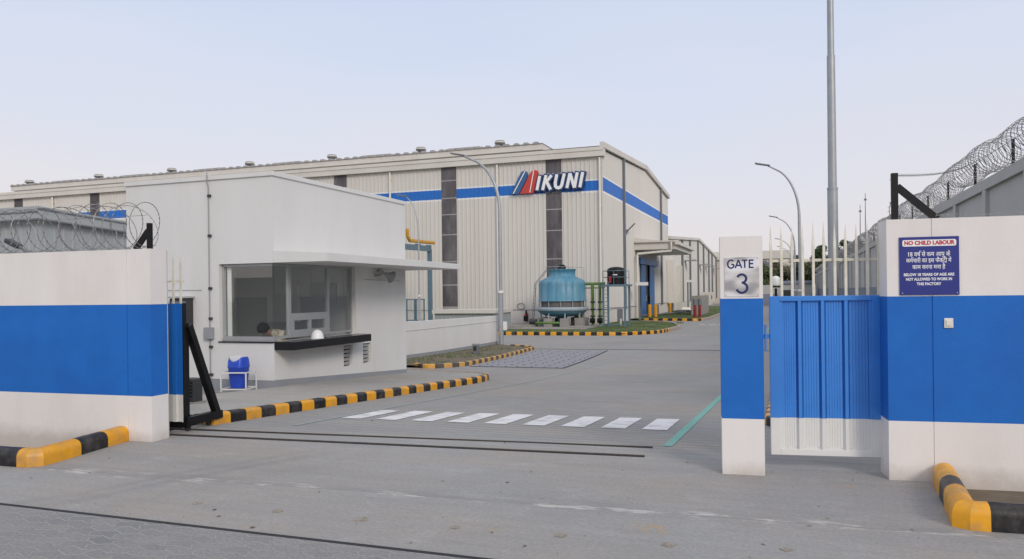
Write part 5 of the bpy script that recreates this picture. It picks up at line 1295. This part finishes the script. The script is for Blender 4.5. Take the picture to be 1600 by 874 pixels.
for x0, x1 in ((-24.1, -23.42), (-23.4, -22.72)):
    mb = MB()
    for a in (x0, x1): mb.bar((a + (.05 if a == x0 else -.05), 46, -.8), (a + (.05 if a == x0 else -.05), 46, 1.33), .08, .08)
    mb.bar((x0, 46, 1.30), (x1, 46, 1.30), .07, .07); mb.bar((x0, 46, -.1), (x1, 46, -.1), .07, .07); lf = mb.build('leaf', 'steelb', t_)
    mb = MB(); 
    for k in range(8): mb.box(x0 + .08 + k * .07, x0 + .088 + k * .07, 46, 46.01, -.1, 1.28)
    for k in range(18): mb.box(x0 + .05, x1 - .05, 45.995, 46.0, -.05 + k * .074, -.043 + k * .074)
    mb.build('mesh', 'galv', lf)
t_ = thing('yard_shed', (-21.5, 47, -.85), 'low grey shed with cream fascia showing over the low white wall', 'shed')
mb = MB(frame(0, 46.2, 0)); clad(mb, -22.1, -17.8, [(-.85, .35, 0)], .3, .03); mb.box(-22.1, -17.8, .03, 3, -.85, .35); mb.build('cladding', 'shed', t_); MB().box(-22.2, -17.7, 46.0, 49.3, .352, .58).build('fascia', 'creamf', t_)
# grey shed behind the left wall
t_ = thing('metal_shed', (-31, 24, -.5), 'grey ribbed metal shed with flat fascia behind the left wall wire', 'shed')
mb = MB(frame(0, 21.95, 0)); clad(mb, -45, -27.4, [(-.8, 4.72, 0)], .42, .04, rib=.12); mb.mx = Matrix(((0, -1, 0, -27.4), (1, 0, 0, 21.95), (0, 0, 1, 0), (0, 0, 0, 1)))
clad(mb, 0, 12, [(-.8, 4.75, 0)], .42, .04, lambda u: 4.72 - u * .055, .12); mb.build('cladding', 'shed', t_)
mb = MB(); v = [(-45, 21.6, 4.72), (-27.1, 21.6, 4.72), (-27.1, 21.6, 5.22), (-45, 21.6, 5.22), (-45, 34, 4.05), (-27.1, 34, 4.05), (-27.1, 34, 4.52), (-45, 34, 4.52)]
mb.add(v, [(0, 1, 2, 3), (7, 6, 5, 4), (0, 4, 5, 1), (1, 5, 6, 2), (2, 6, 7, 3), (3, 7, 4, 0)]); mb.build('roof', 'shed', t_)
mb = MB(); mb.bar((-27.08, 21.6, 5.12), (-27.08, 34, 4.42), .06, .05); mb.box(-45, -27.08, 21.56, 21.6, 4.98, 5.03); mb.box(-45, -27.08, 21.56, 21.6, 4.70, 4.75); mb.bar((-27.08, 21.6, 4.73), (-27.08, 34, 4.06), .04, .05); mb.build('flashing', 'pipeg', t_)
mb = MB(); mb.tube([(-30.2, 22, 5.2), (-30.2, 22, 6.0)], .035, 6); mb.tube([(-30.4, 22, 5.7), (-30.0, 22, 5.7)], .02, 6); mb.build('vent_rod', 'galv', t_)

# ------------------------------------------------------------------ far end of the drive
t_ = thing('end_building', (-4, 150, -.85), 'cream flat roofed building closing the far end of the drive', 'building')
MB().box(-16, 1.2, 150, 160, -.9, 7.4).build('wall', 'farcr', t_); MB().box(-16.2, 1.4, 149.6, 160.2, 7.4, 8.9).build('fascia', 'creamf', t_); MB().box(-6, -2, 149.4, 149.9, 5.4, 7.0).build('shade', 'pipeg', t_)
for x in (-9, -5.6): MB().box(x, x + 1.6, 149.95, 150, 1.0, 3.4).build('window', 'dark', t_)
t_ = thing('end_wall', (0, 128.5, -.85), 'low pale wall with grey base across the far end of the drive', 'wall')
MB().box(-10, 4.1, 128.5, 128.9, 1.0, 2.4).build('wall', 'fargw', t_); MB().box(-10, 4.1, 128.4, 128.95, -.9, 1.0).build('base', 'bgrey', t_)
t_ = thing('guard_cabin', (-.5, 118, -.85), 'small pale kiosk with dark openings at the far end of the drive', 'kiosk')
MB().box(-1.4, 3.0, 116, 119, -.85, 2.5).build('wall', 'fargw', t_); MB().box(-1.8, 3.4, 115.7, 119.3, 2.5, 2.9).build('roof', 'bgrey', t_); MB().box(-.9, .3, 115.95, 116, .7, 1.6).build('window', 'dark', t_)
# globe lamp post
t_ = thing('globe_lamp', (-.62, 40, -.8), 'short black lamp post with white globe seen between the gate spikes', 'lamp')
MB().tube([(-.58, 40, -.8), (-.58, 40, 1.72)], .06, 10).build('post', 'black', t_); mb = MB(); mb.lathe([(.05, 0), (.20, .04), (.21, .15), (.21, .40), (.17, .50), (.05, .55), (.01, .55)], (-.58, 40, 1.78), 18); mb.build('globe', 'lampw', t_)
mb = MB(); mb.lathe([(.22, -.04), (.23, .0), (.22, .04)], (-.58, 40, 1.8), 18); mb.build('collar', 'black', t_)
# radio masts
for x, y, h, lb in ((12.2, 140, 17.5, 'thin distant radio mast right of the trees, taller one'), (11.4, 140, 15.6, 'thin distant radio mast right of the trees, shorter one')):
    mb = MB(); mb.tube([(x, y, 0), (x, y, h)], .05, 5)
    mb.tube([(x - .25, y, 0), (x - .03, y, h - 1)], .03, 4); mb.box(x - .2, x + .2, y - .05, y + .05, h - 1.2, h - .9)
    mb.build('radio_mast', 'pipeg', None, lb, 'mast', 'distant radio masts')

# ------------------------------------------------------------------ trees
def tree(x, y, h, r, leaf, label, z0=-.85, n=5200, trunk_h=.35, sz=.22, flat=.75):
    t_ = thing('tree', (x, y, z0), label, 'tree', 'trees at the far end of the drive')
    mb = MB(); zt_ = z0 + h * trunk_h
    mb.tube([(x, y, z0 - .1), (x + .1, y, z0 + h * .2), (x, y, zt_), (x + .1, y, z0 + h * .8)], [.035 * h, .028 * h, .022 * h, .006 * h], 7)
    cl = []
    for k in range(14):
        a = random.uniform(0, 6.28); u = random.uniform(.25, 1); zz_ = z0 + h * random.uniform(trunk_h + .05, .93); fall = 1 - abs((zz_ - z0) / h - .62) * 1.3
        c = Vector((x + math.cos(a) * r * u * fall * .8, y + math.sin(a) * r * u * fall * .8, zz_)); cl.append((c, r * random.uniform(.24, .45)))
        mb.tube([(x, y, zt_ + random.uniform(0, h * .3)), (c + Vector((x, y, zt_))) / 2, c], [.012 * h, .008 * h, .003 * h], 4)
    mb.build('trunk', 'bark', t_)
    mb = MB()
    for k in range(n):
        c, rr = random.choice(cl); d = Vector((random.gauss(0, 1), random.gauss(0, 1), random.gauss(0, 1))).normalized() * rr * random.uniform(.5, 1.08); d.z *= flat
        p = c + d; a = Vector((random.gauss(0, 1), random.gauss(0, 1), random.gauss(0, .6))).normalized(); b_ = a.orthogonal().normalized(); s_ = sz * random.uniform(.5, 1.3)
        mb.add([p - a * s_, p - b_ * s_ * .5, p + a * s_, p + b_ * s_ * .5], [(0, 1, 2, 3)], 0 if random.random() < .75 else 1)
    mb.build('crown', leaf, t_)
tree(5.6, 136, 10.6, 3.4, ['leafd', 'leafm'], 'dark green tree with the highest crown, left of the tall mast')
tree(9.6, 134, 11.0, 3.2, ['leafm', 'leafd'], 'pale feathery tree just right of the tall mast', n=3400)
tree(2.6, 138, 8.6, 3.8, ['leafd', 'leafb'], 'brownish green tree behind the three street lamps')
tree(-1.0, 137, 7.6, 3.0, ['leafb', 'leafm'], 'sparse brown tree behind the globe lamp', n=3400)
tree(-4.0, 136, 7.4, 2.8, ['leafm', 'leafd'], 'green tree in front of the cream end building, leftmost of the row')
tree(8, 130, 9.0, 3.0, ['leafd', 'leafm'], 'dark tree partly hidden behind the tall mast and razor wire')

for o in bpy.data.objects:
    if '_w' in o: del o['_w']
